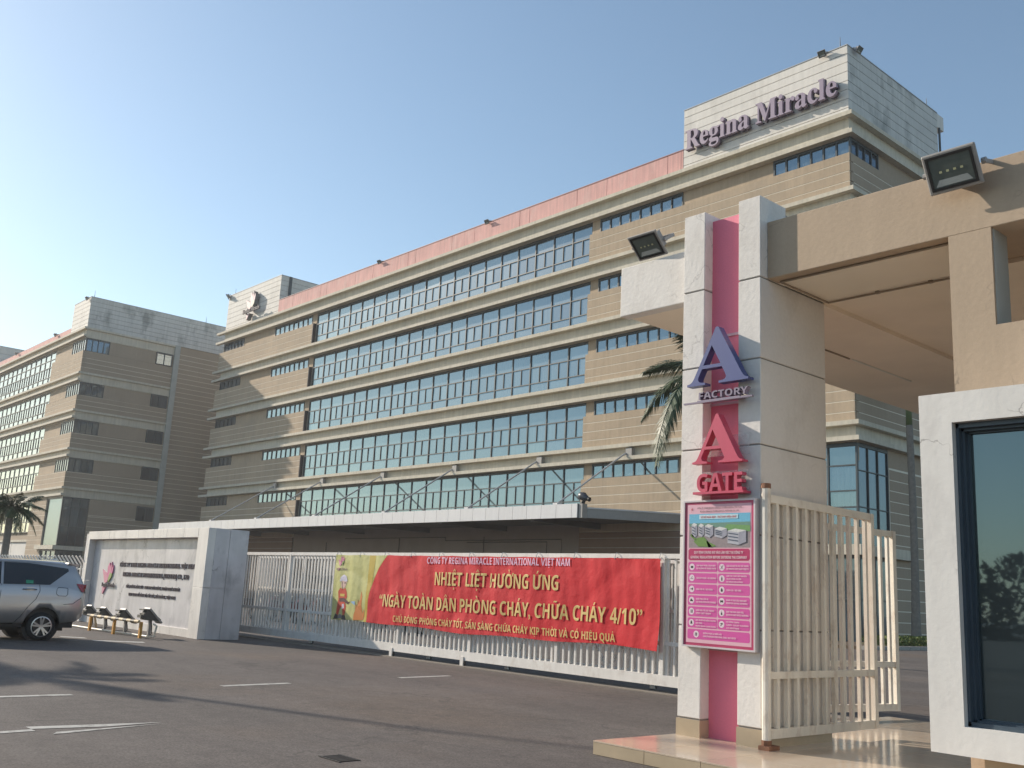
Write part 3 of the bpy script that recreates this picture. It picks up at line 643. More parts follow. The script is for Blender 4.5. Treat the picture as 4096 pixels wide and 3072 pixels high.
# rear part of the shaded side: closely jointed boards
backs('joint_backing', GROOVE, B, (X2-.3, X2+.04, 47.82, YE, 0, 28.9))
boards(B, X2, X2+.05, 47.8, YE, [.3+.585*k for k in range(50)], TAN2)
tower(B, -121.75, X2, Y2-.02, YE, 29.4, 33.07, [29.92, 30.45, 30.98, 31.5, 32.03, 32.55], True, side=MATS['mouldy_cladding'])
tower(B, -176, -152.8, Y2-.02, 50, 29.4, 32.85, [30.2, 31.0, 31.8], True, ch=WHITE)
xs = -152.8
while xs < -121.8:
    xe = min(xs+4.6, -121.77); piece('parapet_panel', xs+.02, xe-.02, Y2-.02, Y2+.25, 29.42, 30.2, PINKP, B); xs = xe
MB().box(-152.8, -121.8, Y2, Y2+.26, 29.4, 30.24).put('parapet_core', MATS['pink_joint'], B)

# lightning rods
def rod(x, y, z, lab):
    m_ = MB().tube([(x, y, z), (x, y, z+.75)], [.03, .012], 6); o = m_.put('lightning_rod', FRAME)
    tag(o, lab, 'lightning rod', 'lightning rods on the roofs')
rod(-26.7, 47.3, 33.1, 'thin lightning rod at the top front corner of the lettered tower')
rod(-26.4, 57.2, 33.1, 'thin lightning rod at the rear corner of the lettered tower')
rod(-101.6, 47.4, 33.1, 'thin lightning rod on the emblem tower above its corner lamp')
rod(-115.9, 36.8, 33.1, 'thin lightning rod at the near corner of the far left factory')
rod(-115.9, 50.6, 33.1, 'thin lightning rod far back along the shaded side of the left factory')

# ------------------------------------------------------------ floodlights
def make_flood():
    t = thing('floodlight', 'grey floodlight', 'floodlight')      # face points to -Y, unit width 1 x 0.76
    MB().prism([(-.5, -.38), (.5, -.38), (.5, .38), (-.5, .38)], -.06, .0).put('housing', MGREY, t, local=True, bevel=.03)
    hb = MB()
    hb.add([(-.42, 0, -.3), (.42, 0, -.3), (.42, 0, .3), (-.42, 0, .3), (-.25, .28, -.16), (.25, .28, -.16), (.25, .28, .16), (-.25, .28, .16)],
           [(0, 1, 5, 4), (1, 2, 6, 5), (2, 3, 7, 6), (3, 0, 4, 7), (4, 5, 6, 7)])
    for i in range(7): hb.box(-.3+i*.1-.012, -.3+i*.1+.012, .06, .34, -.22, .22)
    hb.put('heat_sink', MGREY, t, local=True)
    rim = MB()
    for a in ((-.43, .43, -.32, -.27), (-.43, .43, .27, .32), (-.43, -.38, -.27, .27), (.38, .43, -.27, .27)): rim.box(a[0], a[1], -.075, -.055, a[2], a[3])
    rim.put('seal', BLACK, t, local=True)
    MB().add([(-.38, -.062, -.27), (.38, -.062, -.27), (.38, -.062, .27), (-.38, -.062, .27)], [(0, 1, 2, 3)]).put('lens', LENS, t, local=True)
    MB().add([(-.34, -.064, -.25), (.34, -.064, -.25), (.26, -.064, -.13), (-.26, -.064, -.13)], [(0, 1, 2, 3)]).put('reflector', REFL, t, local=True)
    for i in range(4): piece('light_chip', -.2+i*.13-.025, -.2+i*.13+.025, -.067, -.063, -.01, .03, LED, t, local=True)
    br_ = MB().bar((-.54, .08, 0), (-.54, .5, -.1), .03, .08).bar((.54, .08, 0), (.54, .5, -.1), .03, .08).bar((-.54, .5, -.1), (.54, .5, -.1), .03, .1)
    br_.tube([(-.58, .08, 0), (-.5, .08, 0)], .06, 8).tube([(.58, .08, 0), (.5, .08, 0)], .06, 8)
    br_.put('bracket', MGREY, t, local=True)
    return t
flood0 = make_flood(); used = [False]
def flood(loc, size, pitch, yaw, lab, group):
    o = flood0 if not used[0] else copy_tree(flood0); used[0] = True
    o.location = loc; o.scale = (size,)*3; o.rotation_euler = (pitch, 0, yaw)   # pitch > 0 turns the face down
    tag(o, lab, 'floodlight', group); return o
NEARG = 'floodlights on the gatehouse roof edge'
flood((-7.50, 8.70, 5.70), .45, R(46), 0, 'large grey floodlight above the white roof end left of the pillar', NEARG)
flood((-3.73, 8.56, 5.50), .50, R(28), 0, 'large silver floodlight on the beige beam nearest the camera', NEARG)
RG = 'floodlights along the factory roof edges'
flood((-27.6, 46.85, 32.95), .52, R(35), 0, 'roof floodlight on the front of the lettered tower corner', RG)
flood((-25.85, 47.9, 32.95), .52, R(35), R(90), 'roof floodlight round the side of the lettered tower corner', RG)
flood((-57.1, 46.85, 30.25), .5, R(35), 0, 'small floodlight on the pink parapet nearer the lettered tower', RG)
flood((-72.0, 46.85, 30.25), .5, R(35), 0, 'small floodlight on the pink parapet nearer the emblem tower', RG)
flood((-102.3, 46.8, 32.9), .75, R(35), R(-30), 'corner floodlight on top of the emblem tower', RG)
flood((-116.7, 36.2, 32.9), .6, R(35), 0, 'floodlight at the near top corner of the far left factory', RG)
flood((-126.6, 36.2, 30.1), .6, R(35), 0, 'floodlight on the left factory parapet nearest its white corner', RG)
flood((-142.5, 36.2, 30.1), .6, R(35), 0, 'floodlight on the left factory parapet farther from its white corner', RG)
WG = 'small floodlights on the wall under the canopy'
flood((-64.2, 46.85, 4.1), .5, R(30), 0, 'small floodlight under the canopy hanging from a wall conduit', WG)
flood((-55.6, 46.85, 4.1), .5, R(30), 0, 'small floodlight under the canopy above the banner middle', WG)
# black roof beacon at the canopy corner
cm = thing('security_camera', 'black hooded camera on the right front corner of the white canopy', 'camera', (-39.6, 40.9, 6.86))
MB().tube([(-39.75, 40.95, 6.86), (-39.65, 40.95, 7.1)], .12, 8).put('mount', BLACK, cm)
MB().tube([(-40.05, 40.95, 7.22), (-39.9, 40.95, 7.3), (-39.7, 40.95, 7.28), (-39.45, 40.95, 7.16), (-39.25, 40.95, 7.1)], [.12, .24, .25, .16, .11], 10).put('body', mat('weathered_black', (.03, .035, .05), .4), cm, smooth=True)
MB().tube([(-39.28, 40.95, 7.1), (-39.2, 40.95, 7.08)], .13, 10).put('lens_ring', BLACK, cm)

# ------------------------------------------------------------ gatehouse
GH = thing('gatehouse', 'white and beige gatehouse roof carried by a white pillar with a pink centre strip', 'gatehouse', (-3, 11, 0))
XA, XB, XC, XD, YP, YPB = -6.908, -6.613, -6.154, -5.872, 8.654, 9.93
JZ = [.307, 1.249, 2.191, 3.126, 4.048, 4.947]
for k in range(5):
    a, b = JZ[k]+.008, JZ[k+1]-.008
    piece('pillar_block', XA, XB, YP, YPB, a, b, PILW, GH, ch=.006)
    piece('pillar_block', XC, XD, YP, YPB, a, b, PILW, GH, ch=.006)
piece('pillar_block', XA, XB, YP, 8.94, 4.955, 5.878, PILW, GH, ch=.006)
piece('pillar_block', XC, XD, YP, 9.15, 4.955, 5.878, PILW, GH, ch=.006)
MB().box(XA+.015, XB-.012, YP+.012, YPB-.01, .13, 5.8).box(XC+.012, XD-.015, YP+.012, YPB-.01, .13, 5.8).put('pillar_core', mat('mortar_joint', (.28, .26, .24), .9), GH)
MB().box(XB, XC, 8.80, 9.9, .13, 5.80).put('pink_panel', PINK, GH)
for z in (.71*1.42, 3.62, 4.39): piece('acrylic_strip', XB, XC, 8.785, 8.80, z, z+.03, mat('faded_strip', (.6, .35, .4), .4), GH)
piece('plinth_tile', XA-.008, XB+.004, YP-.008, YPB+.01, .13, .30, PLINTH, GH)
piece('plinth_tile', XC-.004, XD+.008, YP-.008, YPB+.01, .13, .30, PLINTH, GH)
# roof slab: white end left of the pillar, beige beam right
MB().box(-8.0, XA, 8.785, 8.95, 4.90, 5.53).put('white_fascia', PILW, GH, bevel=.01)
MB().box(XB, XC, 8.95, 9.6, 5.0, 5.5).box(XD, 3.2, 8.785, 9.0, 4.95, 5.6).put('beam', BEIGE, GH, bevel=.008)
MB().box(-8.0, 3.2, 8.95, 16.6, 5.02, 5.5).put('roof_slab', BEIGE, GH)
MB().box(XD, -3.9, 9.0, 9.93, 4.955, 5.02).put('front_soffit', SOFF, GH)
MB().box(-7.98, XA, 8.95, 16.5, 4.92, 5.02).box(XA, XD, YPB, 16.5, 4.92, 5.02).box(XD, 3.1, 9.93, 16.5, 4.975, 5.02).put('soffit', mat('brown_soffit', (.85, .75, .62), .9, var=.05), GH)
# wall with the high opening, and the room behind
MB().box(-3.9, -3.51, 8.785, 9.12, .13, 4.95).box(-3.51, 3.2, 8.785, 9.12, .13, 4.03).box(-1.6, 3.2, 8.785, 9.12, 4.03, 4.95).put('wall', BEIGE, GH)
MB().box(-3.51, -3.505, 8.82, 9.12, 4.03, 4.95).put('opening_reveal', mat('bluish_lit_reveal', (.4, .43, .42), .8), GH)  # thin sheet on the beige wall end, bluish light put into its colour
MB().box(-3.2, 2.0, 12.6, 12.8, .13, 4.97).put('room_wall', SOFF, GH)
BC_ = mat('brown_conduit', (.30, .24, .18), .6)
for p_ in ([(-3.95, 8.93, 4.935), (-5.80, 8.93, 4.935), (-5.80, 9.9, 4.935), (-4.1, 9.9, 4.935), (-3.95, 9.98, 4.935)], [(-6.9, 10.9, 4.91), (-6.9, 12.3, 4.91)]): MB().tube(p_, .012, 6).put('conduit', BC_, GH)
for x_ in (-5.2, -4.6): piece('conduit_clip', x_-.02, x_+.02, 9.88, 9.92, 4.925, 4.955, BC_, GH)
tl = MB().box(-6.94, -6.84, 12.3, 14.1, 4.93, 4.97).put('tube_light', mat('lamp_body', (.5, .42, .28), .5), GH)
MB().tube([(-6.89, 12.35, 4.915), (-6.89, 14.05, 4.915)], .015, 6).put('tube', mat('unlit_tube', (.7, .68, .6), .3), tl)

# pillar letters: two signs
s1 = thing('letter_sign', 'blue-violet letter A over raised FACTORY lettering on the pillar', 'sign', (-6.3, 8.6, 4.0))
letters('letter', text_geo('A', 'S', -6.70, -5.93, 3.80, .635, 8.60), BLUEL, s1, depth=.10, per=True)
letters('letter', text_geo('FACTORY', 'B', -6.60, -5.955, 3.655, .075, 8.61), LILG, s1, depth=.07, per=True)
piece('base_bar', -6.76, -5.87, 8.50, 8.53, 3.605, 3.622, LILG, s1)
piece('base_bar', -6.60, -6.05, 8.53, 8.64, 3.622, 3.64, LILG, s1)
s2 = thing('letter_sign', 'crimson letter A over raised GATE lettering above the notice board', 'sign', (-6.3, 8.6, 3.0))
letters('letter', text_geo('A', 'S', -6.62, -6.00, 2.94, .53, 8.60), REDL, s2, depth=.10, per=True)
letters('letter', text_geo('GATE', 'B', -6.605, -6.00, 2.645, .185, 8.61), REDL, s2, depth=.08, per=True)
piece('base_bar', -6.62, -5.98, 8.50, 8.64, 2.615, 2.64, REDL, s2)
piece('acrylic_plate', -6.61, -6.0, 8.636, 8.642, 3.03, 3.25, PERSP, s2)
piece('acrylic_plate', -6.61, -6.0, 8.636, 8.642, 2.66, 2.87, PERSP, s2)

# ------------------------------------------------------------ notice board
nb = thing('notice_board', 'pink framed board of company entry rules fixed low on the pillar', 'notice board', (-6.34, 8.6, 1.8))
bx0, bx1, bz0, bz1, by = -6.80, -5.885, 1.035, 2.56, 8.585
piece('board', bx0+.012, bx1-.012, by, 8.65, bz0+.012, bz1-.012, mat('board_crimson', (.45, .05, .13), .35), nb)
fr = MB().box(bx0, bx1, by-.012, 8.652, bz0, bz0+.018).box(bx0, bx1, by-.012, 8.652, bz1-.018, bz1).box(bx0, bx0+.018, by-.012, 8.652, bz0+.018, bz1-.018).box(bx1-.018, bx1, by-.012, 8.652, bz0+.018, bz1-.018)
fr.put('frame', mat('board_frame', (.6, .55, .57), .35), nb)
BW, BH = bx1-bx0, bz1-bz0
def bp(u, v): return bx0+u*BW, bz0+v*BH                  # board coordinates 0..1
def flat(name, uv, m, lay, parent=nb):
    pts = [bp(u, v) for u, v in uv]
    return MB().add([(x, by-.001-.0008*lay, z) for x, z in pts], [tuple(range(len(pts)))]).put(name, m, parent)
LPINK = mat('print_pale_pink', (.72, .42, .5), .35, var=.02); MAG = mat('print_magenta', (.62, .09, .34), .35, var=.02); MAG2 = mat('print_crimson', (.45, .03, .12), .35, var=.02)
PWH = mat('print_white', (.75, .6, .66), .35, var=0); PBK = mat('print_black', (.03, .03, .03), .35, var=0)
flat('print_border', [(.055, .03), (.945, .03), (.945, .97), (.055, .97)], LPINK, 0)
# picture: aerial view of the works
pic = flat('print_picture', [(.08, .672), (.93, .672), (.93, .905), (.08, .905)], mat('print_ground', (.27, .22, .23), .4, var=.15, vs=40), 1)
def pf(n, uv, col, lay): flat(n, uv, mat('print_'+n, col, .4, var=.12, vs=60), lay, pic)
pf('sky', [(.08, .832), (.93, .832), (.93, .905), (.08, .905)], (.13, .42, .60), 2)
pf('hills', [(.08, .82), (.93, .80), (.93, .845), (.08, .84)], (.13, .25, .20), 3)
pf('field', [(.55, .79), (.93, .78), (.93, .82), (.62, .83)], (.14, .30, .10), 4)
for k, (a, b, c, d) in enumerate(((.12, .74, .2, .83), (.22, .745, .3, .825), (.31, .74, .43, .82), (.45, .735, .62, .80), (.63, .69, .88, .785))):
    pf('works_front', [(a, b+.012), (a+(c-a)*.6, b), (a+(c-a)*.6, d-.012), (a, d)], (.42, .42, .47), 5+k)
    pf('works_side', [(a+(c-a)*.6, b), (c, b+.02), (c, d+.002), (a+(c-a)*.6, d-.012)], (.3, .3, .36), 5+k)
    pf('works_roof', [(a, d), (a+(c-a)*.6, d-.012), (c, d+.002), (a+(c-a)*.4, d+.014)], (.62, .62, .6), 6+k)
    for q in range(3):
        zq = b+.015+(d-b-.03)*(q+.5)/3.
        pf('works_windows', [(a+.01, zq+.006), (a+(c-a)*.57, zq-.004), (a+(c-a)*.57, zq+.004), (a+.01, zq+.014)], (.08, .1, .15), 11)
for uv in ([(.10, .755), (.17, .72), (.19, .73), (.12, .77)], [(.15, .715), (.22, .68), (.42, .675), (.30, .745), (.2, .74)], [(.33, .72), (.47, .685), (.45, .68), (.36, .675)]):
    pf('lawn', uv, (.13, .24, .05), 5)
pf('title_plate', [(.23, .868), (.77, .868), (.77, .898), (.23, .898)], (.5, .68, .75), 6)
RED_ = mat('print_red', (.45, .02, .03), .4, var=0)
def btext(s, u0, u1, v, cap, m, st='B', name='lettering', parent=nb, lay=9):
    x0, z = bp(u0, v); x1, _ = bp(u1, v)
    letters(name, text_geo(s, st, x0, x1, z, cap, by-.001-.0008*lay), m, parent, kind='stuff')
btext(BOARD[0][0], .25, .75, .875, .020, RED_, parent=pic)
btext(WALLT[0][0], .2, .82, .94, .016, PBK, 'S'); btext(WALLT[1][0], .24, .78, .917, .016, PBK, 'S')
logo(nb, *bp(.12, .935), .022, by-.004, 0, [RED_, RED_, RED_])
def rrect(u0, u1, v0, v1, c):
    ca = c*BH/BW
    return [(u0+ca, v0), (u1-ca, v0), (u1, v0+c), (u1, v1-c), (u1-ca, v1), (u0+ca, v1), (u0, v1-c), (u0, v0+c)]
flat('print_heading', rrect(.075, .925, .585, .665, .012), MAG2, 1)
btext(BOARD[1][0], .16, .84, .631, .026, PWH); btext(BOARD[2][0], .11, .89, .598, .026, PWH)
def disc(u, v, rr_, m, lay, n=14):
    return flat('print_disc', [(u+rr_*BH/BW*math.cos(2*math.pi*i/n), v+rr_*math.sin(2*math.pi*i/n)) for i in range(n)], m, lay)
ICONS = [[[(-.5, -.4), (.5, -.4), (.5, .3), (-.5, .3)]], [[(-.6, -.6), (-.45, -.7), (.6, .6), (.45, .7)], [(.5, -.7), (.62, -.6), (-.45, .6), (-.55, .5)]],
         [[(-.6, -.1), (.6, -.2), (.6, -.35), (-.6, -.25)], [(-.1, 0), (.3, .5), (.2, .6), (-.2, .05)]], [[(-.25, -.7), (.25, -.7), (.25, .2), (.08, .5), (.08, .75), (-.08, .75), (-.08, .5), (-.25, .2)]],
         [[(-.6, .1), (-.2, .1), (.5, .5), (.5, -.4), (-.2, -.1), (-.6, -.1)]], [[(-.3, -.6), (.3, -.6), (.45, -.1), (0, .75), (-.45, 0)]],
         [[(-.6, -.4), (.6, -.4), (.6, 0), (.2, .1), (0, .5), (-.3, .5), (-.6, 0)]], [[(-.6, -.4), (0, -.25), (.6, -.4), (.6, .4), (0, .3), (-.6, .4)]],
         [[(-.35, -.5), (-.2, -.5), (-.2, .6), (-.35, .6)], [(.05, -.5), (.45, -.5), (.45, .6), (.05, .6)]], [[(-.25, -.7), (.25, -.7), (.25, .1), (-.25, .1)], [(-.04, .1), (.04, .1), (.04, .75), (-.04, .75)]],
         [[(-.5, -.4), (.5, -.4), (.3, .0), (.25, .5), (0, .75), (-.25, .5), (-.3, 0)]], [[(-.6, .3), (.3, .5), (.6, .1), (0, -.1)], [(-.4, -.6), (.0, -.4), (.0, -.1), (-.4, -.2)]],
         [[(-.45, -.6), (-.25, -.6), (-.2, .5), (-.45, .5)], [(.05, -.6), (.3, -.6), (.4, .5), (.0, .5)]]]
ic = 0
for r_, (lt, rt) in enumerate(ROWS):
    v1 = .573-r_*.0755; v0 = v1-.066
    if rt is None: cells = [(.075, .925, lt, .20, .30)]
    else: cells = [(.075, .488, lt, .075+.055, .075+.12), (.496, .925, rt, .496+.055, .496+.12)]
    for u0, u1, tx, uc, ut in cells:
        flat('print_cell', rrect(u0, u1, v0, v1, .008), MAG, 1)
        vm_ = (v0+v1)/2; disc(uc, vm_, .023, PWH, 2)
        for sh in ICONS[ic % len(ICONS)]: flat('print_icon', [(uc+a*.020*BH/BW, vm_+b*.020) for a, b in sh], PBK, 3)
        ic += 1
        n = len(tx)
        for j, t in enumerate(tx):
            vv = vm_+(.5*(n-1)-j)*.0195-.006
            btext(t, ut, ut+min(u1-ut-.012, len(t)*.0118), vv, .0145 if n > 2 else .017, PWH)

# ------------------------------------------------------------ guard booth
gb = thing('guard_booth', 'white rendered booth with a large dark framed window close by', 'booth', (-1, 8.4, 0))
gy = 7.934
f_ = MB().box(-3.83, -3.56, gy, 8.785, .44, 3.27).box(-3.56, 3.2, gy, 8.785, 3.02, 3.27).box(-3.56, 3.2, gy, 8.785, .44, .655).box(2.9, 3.2, gy, 8.785, .655, 3.02)
f_.put('wall', mat('booth_white', (.72, .70, .665), .85, var=.04, vs=1.5, streak=.06, bump=.12, bs=18, crack=.6, ck_scale=1.8, stain=(.45, .42, .4), st_amt=.3, st_scale=2), gb)
MB().box(-3.5, 3.1, 8.12, 8.785, .13, .44).put('base', PLINTH, gb)
fm = MB()
for y0, a, dpt in ((8.0, .0, .05), (8.05, .022, .05), (8.10, .038, .03)):
    fm.box(-3.56+a, -3.535+a, y0, y0+dpt, .655, 3.02).box(-3.56, 2.9, y0, y0+dpt, 2.98-a, 3.02-a).box(-3.56, 2.9, y0, y0+dpt, .655+a*.6, .69+a*.6)
fm.put('window_frame', mat('blue_grey_frame', (.06, .085, .11), .35), gb)
piece('pane', -3.5, .2, 8.13, 8.14, .66, 3.0, GLBOOTH, gb); piece('pane', .2, 2.9, 8.13, 8.14, .66, 3.0, GLBOOTH, gb)

# ------------------------------------------------------------ pedestrian gate leaves
def leaf(p0, p1, nb_, label, m, ztop=2.6, zbot=.23):
    p0 = Vector((*p0, 0)); p1 = Vector((*p1, 0)); d = p1-p0; L_ = d.length; a = math.atan2(d.y, d.x)
    t = thing('pedestrian_gate', label, 'gate', (p0.x, p0.y, .13), 'open pedestrian gate leaves', a)
    z0, z1 = zbot-.13, ztop-.13
    for nm, za, zb in (('top_rail', z1-.08, z1), ('middle_rail', .66, .73), ('bottom_rail', z0, z0+.09)):
        piece(nm, .04, L_-.04, -.03, .03, za, zb, m, t, local=True)
    piece('end_post', L_-.05, L_+.02, -.035, .035, z0, z1, m, t, local=True)
    st = MB().tube([(0, 0, .03), (0, 0, z1+.06)], .045, 10).put('hinge_post', m, t, local=True, smooth=False)
    MB().tube([(0, 0, z1+.06), (0, 0, z1+.11)], .05, 10).put('hinge_cap', RUST, st, local=True)
    MB().box(-.07, .12, -.07, .05, 0, .04).tube([(0, 0, 0), (0, 0, .09)], .05, 8).put('hinge_shoe', RUST, st, local=True)
    for i in range(1, nb_+1):
        x = i*(L_-.05)/(nb_+.5)
        piece('bar', x-.022, x+.022, -.02, .02, z0+.09, z1-.08, m, t, local=True)
    return t
leaf((-5.80, 8.64), (-5.84, 10.80), 11, 'open pedestrian gate leaf folded along the pillar side', GATEC)
leaf((-7.02, 11.62), (-6.77, 13.12), 9, 'open pedestrian gate leaf standing farther back past the pillar', GATEC)

# ------------------------------------------------------------ sliding gate
SG = thing('sliding_gate', 'long white barred sliding gate carrying the red banner', 'gate', (-17, 13.5, 0))
gx0, gx1 = -26.2, -8.6
bm_ = MB().box(-.020, .020, -.015, .015, .30, 2.22).mesh('bar', GATEW)
bm2 = MB().box(-.014, .014, -.012, .012, .30, 2.16).mesh('bar', GATEW)
n = int((gx1-gx0)/.153)
for i in range(n):
    x = gx0+.1+i*.153
    o = link('bar', bm_, SG, Vector((x, 13.44, 0))-wt(SG))
    if i % 1 == 0: link('bar', bm2, SG, Vector((x+.04, 13.86, 0))-wt(SG))
piece('top_rail', gx0, gx1, 13.40, 13.48, 2.22, 2.30, GATEW, SG); piece('top_rail', gx0, gx1, 13.82, 13.9, 2.16, 2.22, GATEW, SG)
piece('middle_rail', gx0, gx1, 13.415, 13.465, .78, .845, GATEW, SG)
piece('middle_rail', gx0, gx1, 13.83, 13.89, 1.32, 1.38, GATEW, SG)
piece('bottom_rail', gx0, gx1, 13.39, 13.49, .126, .30, GATEW, SG); piece('bottom_rail', gx0, gx1, 13.8, 13.9, .126, .30, GATEW, SG)
x = gx0
while x < gx1:
    piece('post', x, x+.07, 13.395, 13.485, .13, 2.25, GATEW, SG); piece('post', x, x+.07, 13.82, 13.89, .13, 2.2, GATEW, SG)
    MB().bar((x+.1, 13.84, 1.34), (min(x+.9, gx1), 13.84, .32), .05, .03, (0, 1, 0)).put('brace', GATEW, SG)
    MB().bar((x+1.8, 13.84, 1.34), (x+1.0, 13.84, .32), .05, .03, (0, 1, 0)).put('brace', GATEW, SG) if x+1.8 < gx1 else None
    x += 2.52
for xw, yw in ((-18.78, 13.40), (-16.27, 13.40), (-18.0, 13.86), (-15.4, 13.86), (-11.6, 13.86), (-23, 13.86)):
    wh = piece('wheel_bracket', xw-.05, xw+.05, yw-.03, yw, .02, .2, GATEW, SG)
    MB().tube([(xw, yw-.01, .06), (xw, yw+.05, .06)], .055, 12).put('wheel', DGREY, wh)
piece('latch_plate', -26.28, -26.22, 13.38, 13.5, 1.2, 1.4, MGREY, SG)
piece('latch_plate', -26.3, -26.2, 13.3, 13.5, .13, 2.3, GATEW, SG)

# ------------------------------------------------------------ banner
def bw_(x, z):
    """depth of the cloth at x,z: hangs in shallow folds"""
    t = (x+21.3)/10.2; v = (2.25-z)/1.55
    y = 13.335
    y += .008*math.sin(x*2.9+z*1.3)+.006*math.sin(x*7.1-z*1.2+1)+.004*math.sin(x*11+z*2)+.0022*math.sin(x*23+1.5*math.sin(z*3))
    y += .006*math.sin(x*1.1+z*6)*v
    k = x*2.0-z*3.0
    y += .010*max(0, math.sin(k))**6+.008*max(0, math.sin(x*1.3+z*4+2))**8
    y -= .05*max(0, (t-.93))/.07*v
    return y
ban = thing('banner', 'red fire safety banner with yellow lettering tied across the sliding gate', 'banner', (-16, 13.33, 1.5))
RX, LX = -11.045, -21.315
RED = mat('banner_red', (.56, .018, .028), .7, var=.05, vs=1.5, bump=.5, bs=7, spec=.3); YL = mat('banner_pale_yellow', (.52, .50, .20), .45, var=.06, vs=2, bump=.35, bs=9)
OLV = mat('banner_ochre', (.46, .34, .05), .45, var=.05, bump=.3, bs=9); BY = mat('banner_letter_yellow', (.62, .45, .16), .5, var=.03); BPK = mat('banner_letter_pink', (.70, .42, .58), .5, var=.03)
def bz(t):                       # top and bottom hem heights
    return 2.245-.025*t, .686+.02*math.sin(t*9)+.015*math.sin(t*23)
def cloth(name, xa, xb, m, nx, nz, dy=0):     # xa, xb: functions of v (0 bottom .. 1 top)
    mb = MB()
    for j in range(nz+1):
        v = j/nz
        for i in range(nx+1):
            x0_, x1_ = xa(v), xb(v); x = x0_+(x1_-x0_)*i/nx; t = (x-LX)/(RX-LX); zt, zb = bz(t); z = zb+(zt-zb)*v
            if v == 1: z -= .012*abs(math.sin(t*math.pi*9))
            mb.v.append((x, bw_(x, z)-dy, z))
    for j in range(nz):
        for i in range(nx): a = j*(nx+1)+i; mb.f.append((a, a+1, a+nx+2, a+nx+1))
    me = mb.mesh(name, m, smooth=True, fix=False)
    return link(name, me, ban, -wt(ban))
def edge(v): return -19.78+.62*max(0, v-.25)**2*1.9
cloth('red_field', edge, lambda v: RX+.02*math.sin(v*5), RED, 220, 40)
cloth('yellow_field', lambda v: LX, lambda v: edge(v)-.02, YL, 60, 40)
cloth('hem_line', lambda v: edge(v)-.02, lambda v: edge(v)+.0, OLV, 1, 40, .001)
cloth('ochre_stripe', lambda v: min(-19.90+.05*v, edge(v)-.05), lambda v: min(-19.78+.2*v, edge(v)-.02), OLV, 3, 40, .003)
wp = lambda x, z: bw_(x, z)-.014
letters('lettering', text_geo(BANNER[0][0], 'B', -17.6, -13.19, 2.062, .135, 0, warp=wp), BPK, ban, kind='stuff')
letters('lettering', text_geo(BANNER[1][0], 'B', -17.32, -13.47, 1.61, .272, 0, warp=wp), BY, ban, kind='stuff')
letters('lettering', text_geo(BANNER[2][0], 'B', -19.33, -11.40, 1.085, .265, 0, warp=wp), BY, ban, kind='stuff')
letters('lettering', text_geo(BANNER[3][0], 'B', -18.71, -12.03, .768, .135, 0, warp=wp), BY, ban, kind='stuff')
logo(ban, -21.05, 2.05, .17, 0, 0, LP, sx=1.9, tdepth=lambda x, z: bw_(x, z)-.004)
letters('lettering', text_geo('Regina Miracle', 'S', -21.24, -20.76, 1.872, .06, 0, warp=wp), mat('print_dark', (.12, .06, .1), .5), ban, kind='stuff')
def bshape(name, pts, col, lay, parent=None):
    mb = MB().add([(x, bw_(x, z)-.004-.001*lay, z) for x, z in pts], [tuple(range(len(pts)))])
    return mb.put(name, mat('print_'+name, col, .5, var=.03), parent or ban)
ff = bshape('printed_fireman', [(-21.07, 1.36), (-20.98, 1.45), (-20.86, 1.42), (-20.76, 1.45), (-20.69, 1.36), (-20.66, 1.24), (-20.75, 1.14), (-20.68, 1.02), (-20.72, .82), (-20.80, .80), (-20.85, .98), (-20.92, 1.0), (-20.98, .9), (-21.02, .80), (-21.12, .84), (-21.09, 1.06), (-21.04, 1.18)], (.52, .06, .03), 0)
bshape('boots', [(-21.14, .84), (-21.02, .80), (-21.03, .72), (-21.22, .70)], (.03, .025, .03), 1, ff)
bshape('boots', [(-20.82, .81), (-20.71, .82), (-20.64, .73), (-20.64, .70), (-20.83, .71)], (.03, .025, .03), 1, ff)
bshape('face', [(-20.96, 1.62), (-20.95, 1.48), (-20.86, 1.42), (-20.76, 1.48), (-20.72, 1.62)], (.62, .42, .36), 1, ff)
bshape('helmet', [(-21.03, 1.60), (-21.0, 1.70), (-20.88, 1.77), (-20.76, 1.73), (-20.69, 1.61), (-20.80, 1.60), (-20.9, 1.61)], (.58, .55, .66), 2, ff)
for q in ((-20.90, 1.55), (-20.79, 1.55)): bshape('eye', [(q[0]-.03, q[1]), (q[0]+.03, q[1]+.01), (q[0]+.02, q[1]+.035), (q[0]-.02, q[1]+.035)], (.04, .03, .03), 3, ff)
bshape('strap', [(-20.95, 1.62), (-20.93, 1.62), (-20.87, 1.42), (-20.89, 1.41)], (.08, .03, .03), 3, ff)
bshape('chest_patch', [(-20.97, 1.25), (-20.77, 1.25), (-20.77, 1.31), (-20.97, 1.31)], (.6, .45, .1), 2, ff)
bshape('sleeve', [(-21.0, 1.20), (-20.78, 1.22), (-20.55, 1.12), (-20.45, 1.16), (-20.60, 1.07), (-20.78, 1.13), (-20.98, 1.12)], (.1, .05, .05), 3, ff)
bshape('spray', [(-20.47, 1.14), (-20.30, 1.16), (-20.28, 1.06), (-20.40, 1.10)], (.3, .45, .65), 3, ff)
bshape('knee_patch', [(-20.86, .95), (-20.76, .98), (-20.77, 1.08), (-20.86, 1.07)], (.55, .5, .6), 2, ff)
bshape('rock', [(-21.05, .72), (-20.98, .83), (-20.86, .83), (-20.8, .74)], (.18, .17, .17), 0, ff)
fl = bshape('printed_flame', [(-20.33, .72), (-20.32, .84), (-20.27, .95), (-20.26, 1.10), (-20.2, 1.03), (-20.19, 1.22), (-20.15, 1.12), (-20.11, 1.2), (-20.09, 1.40), (-20.03, 1.28), (-20.04, 1.08), (-20.0, .95), (-19.98, .88), (-19.93, 1.0), (-19.90, .86), (-19.93, .74)], (.60, .20, .05), 0)
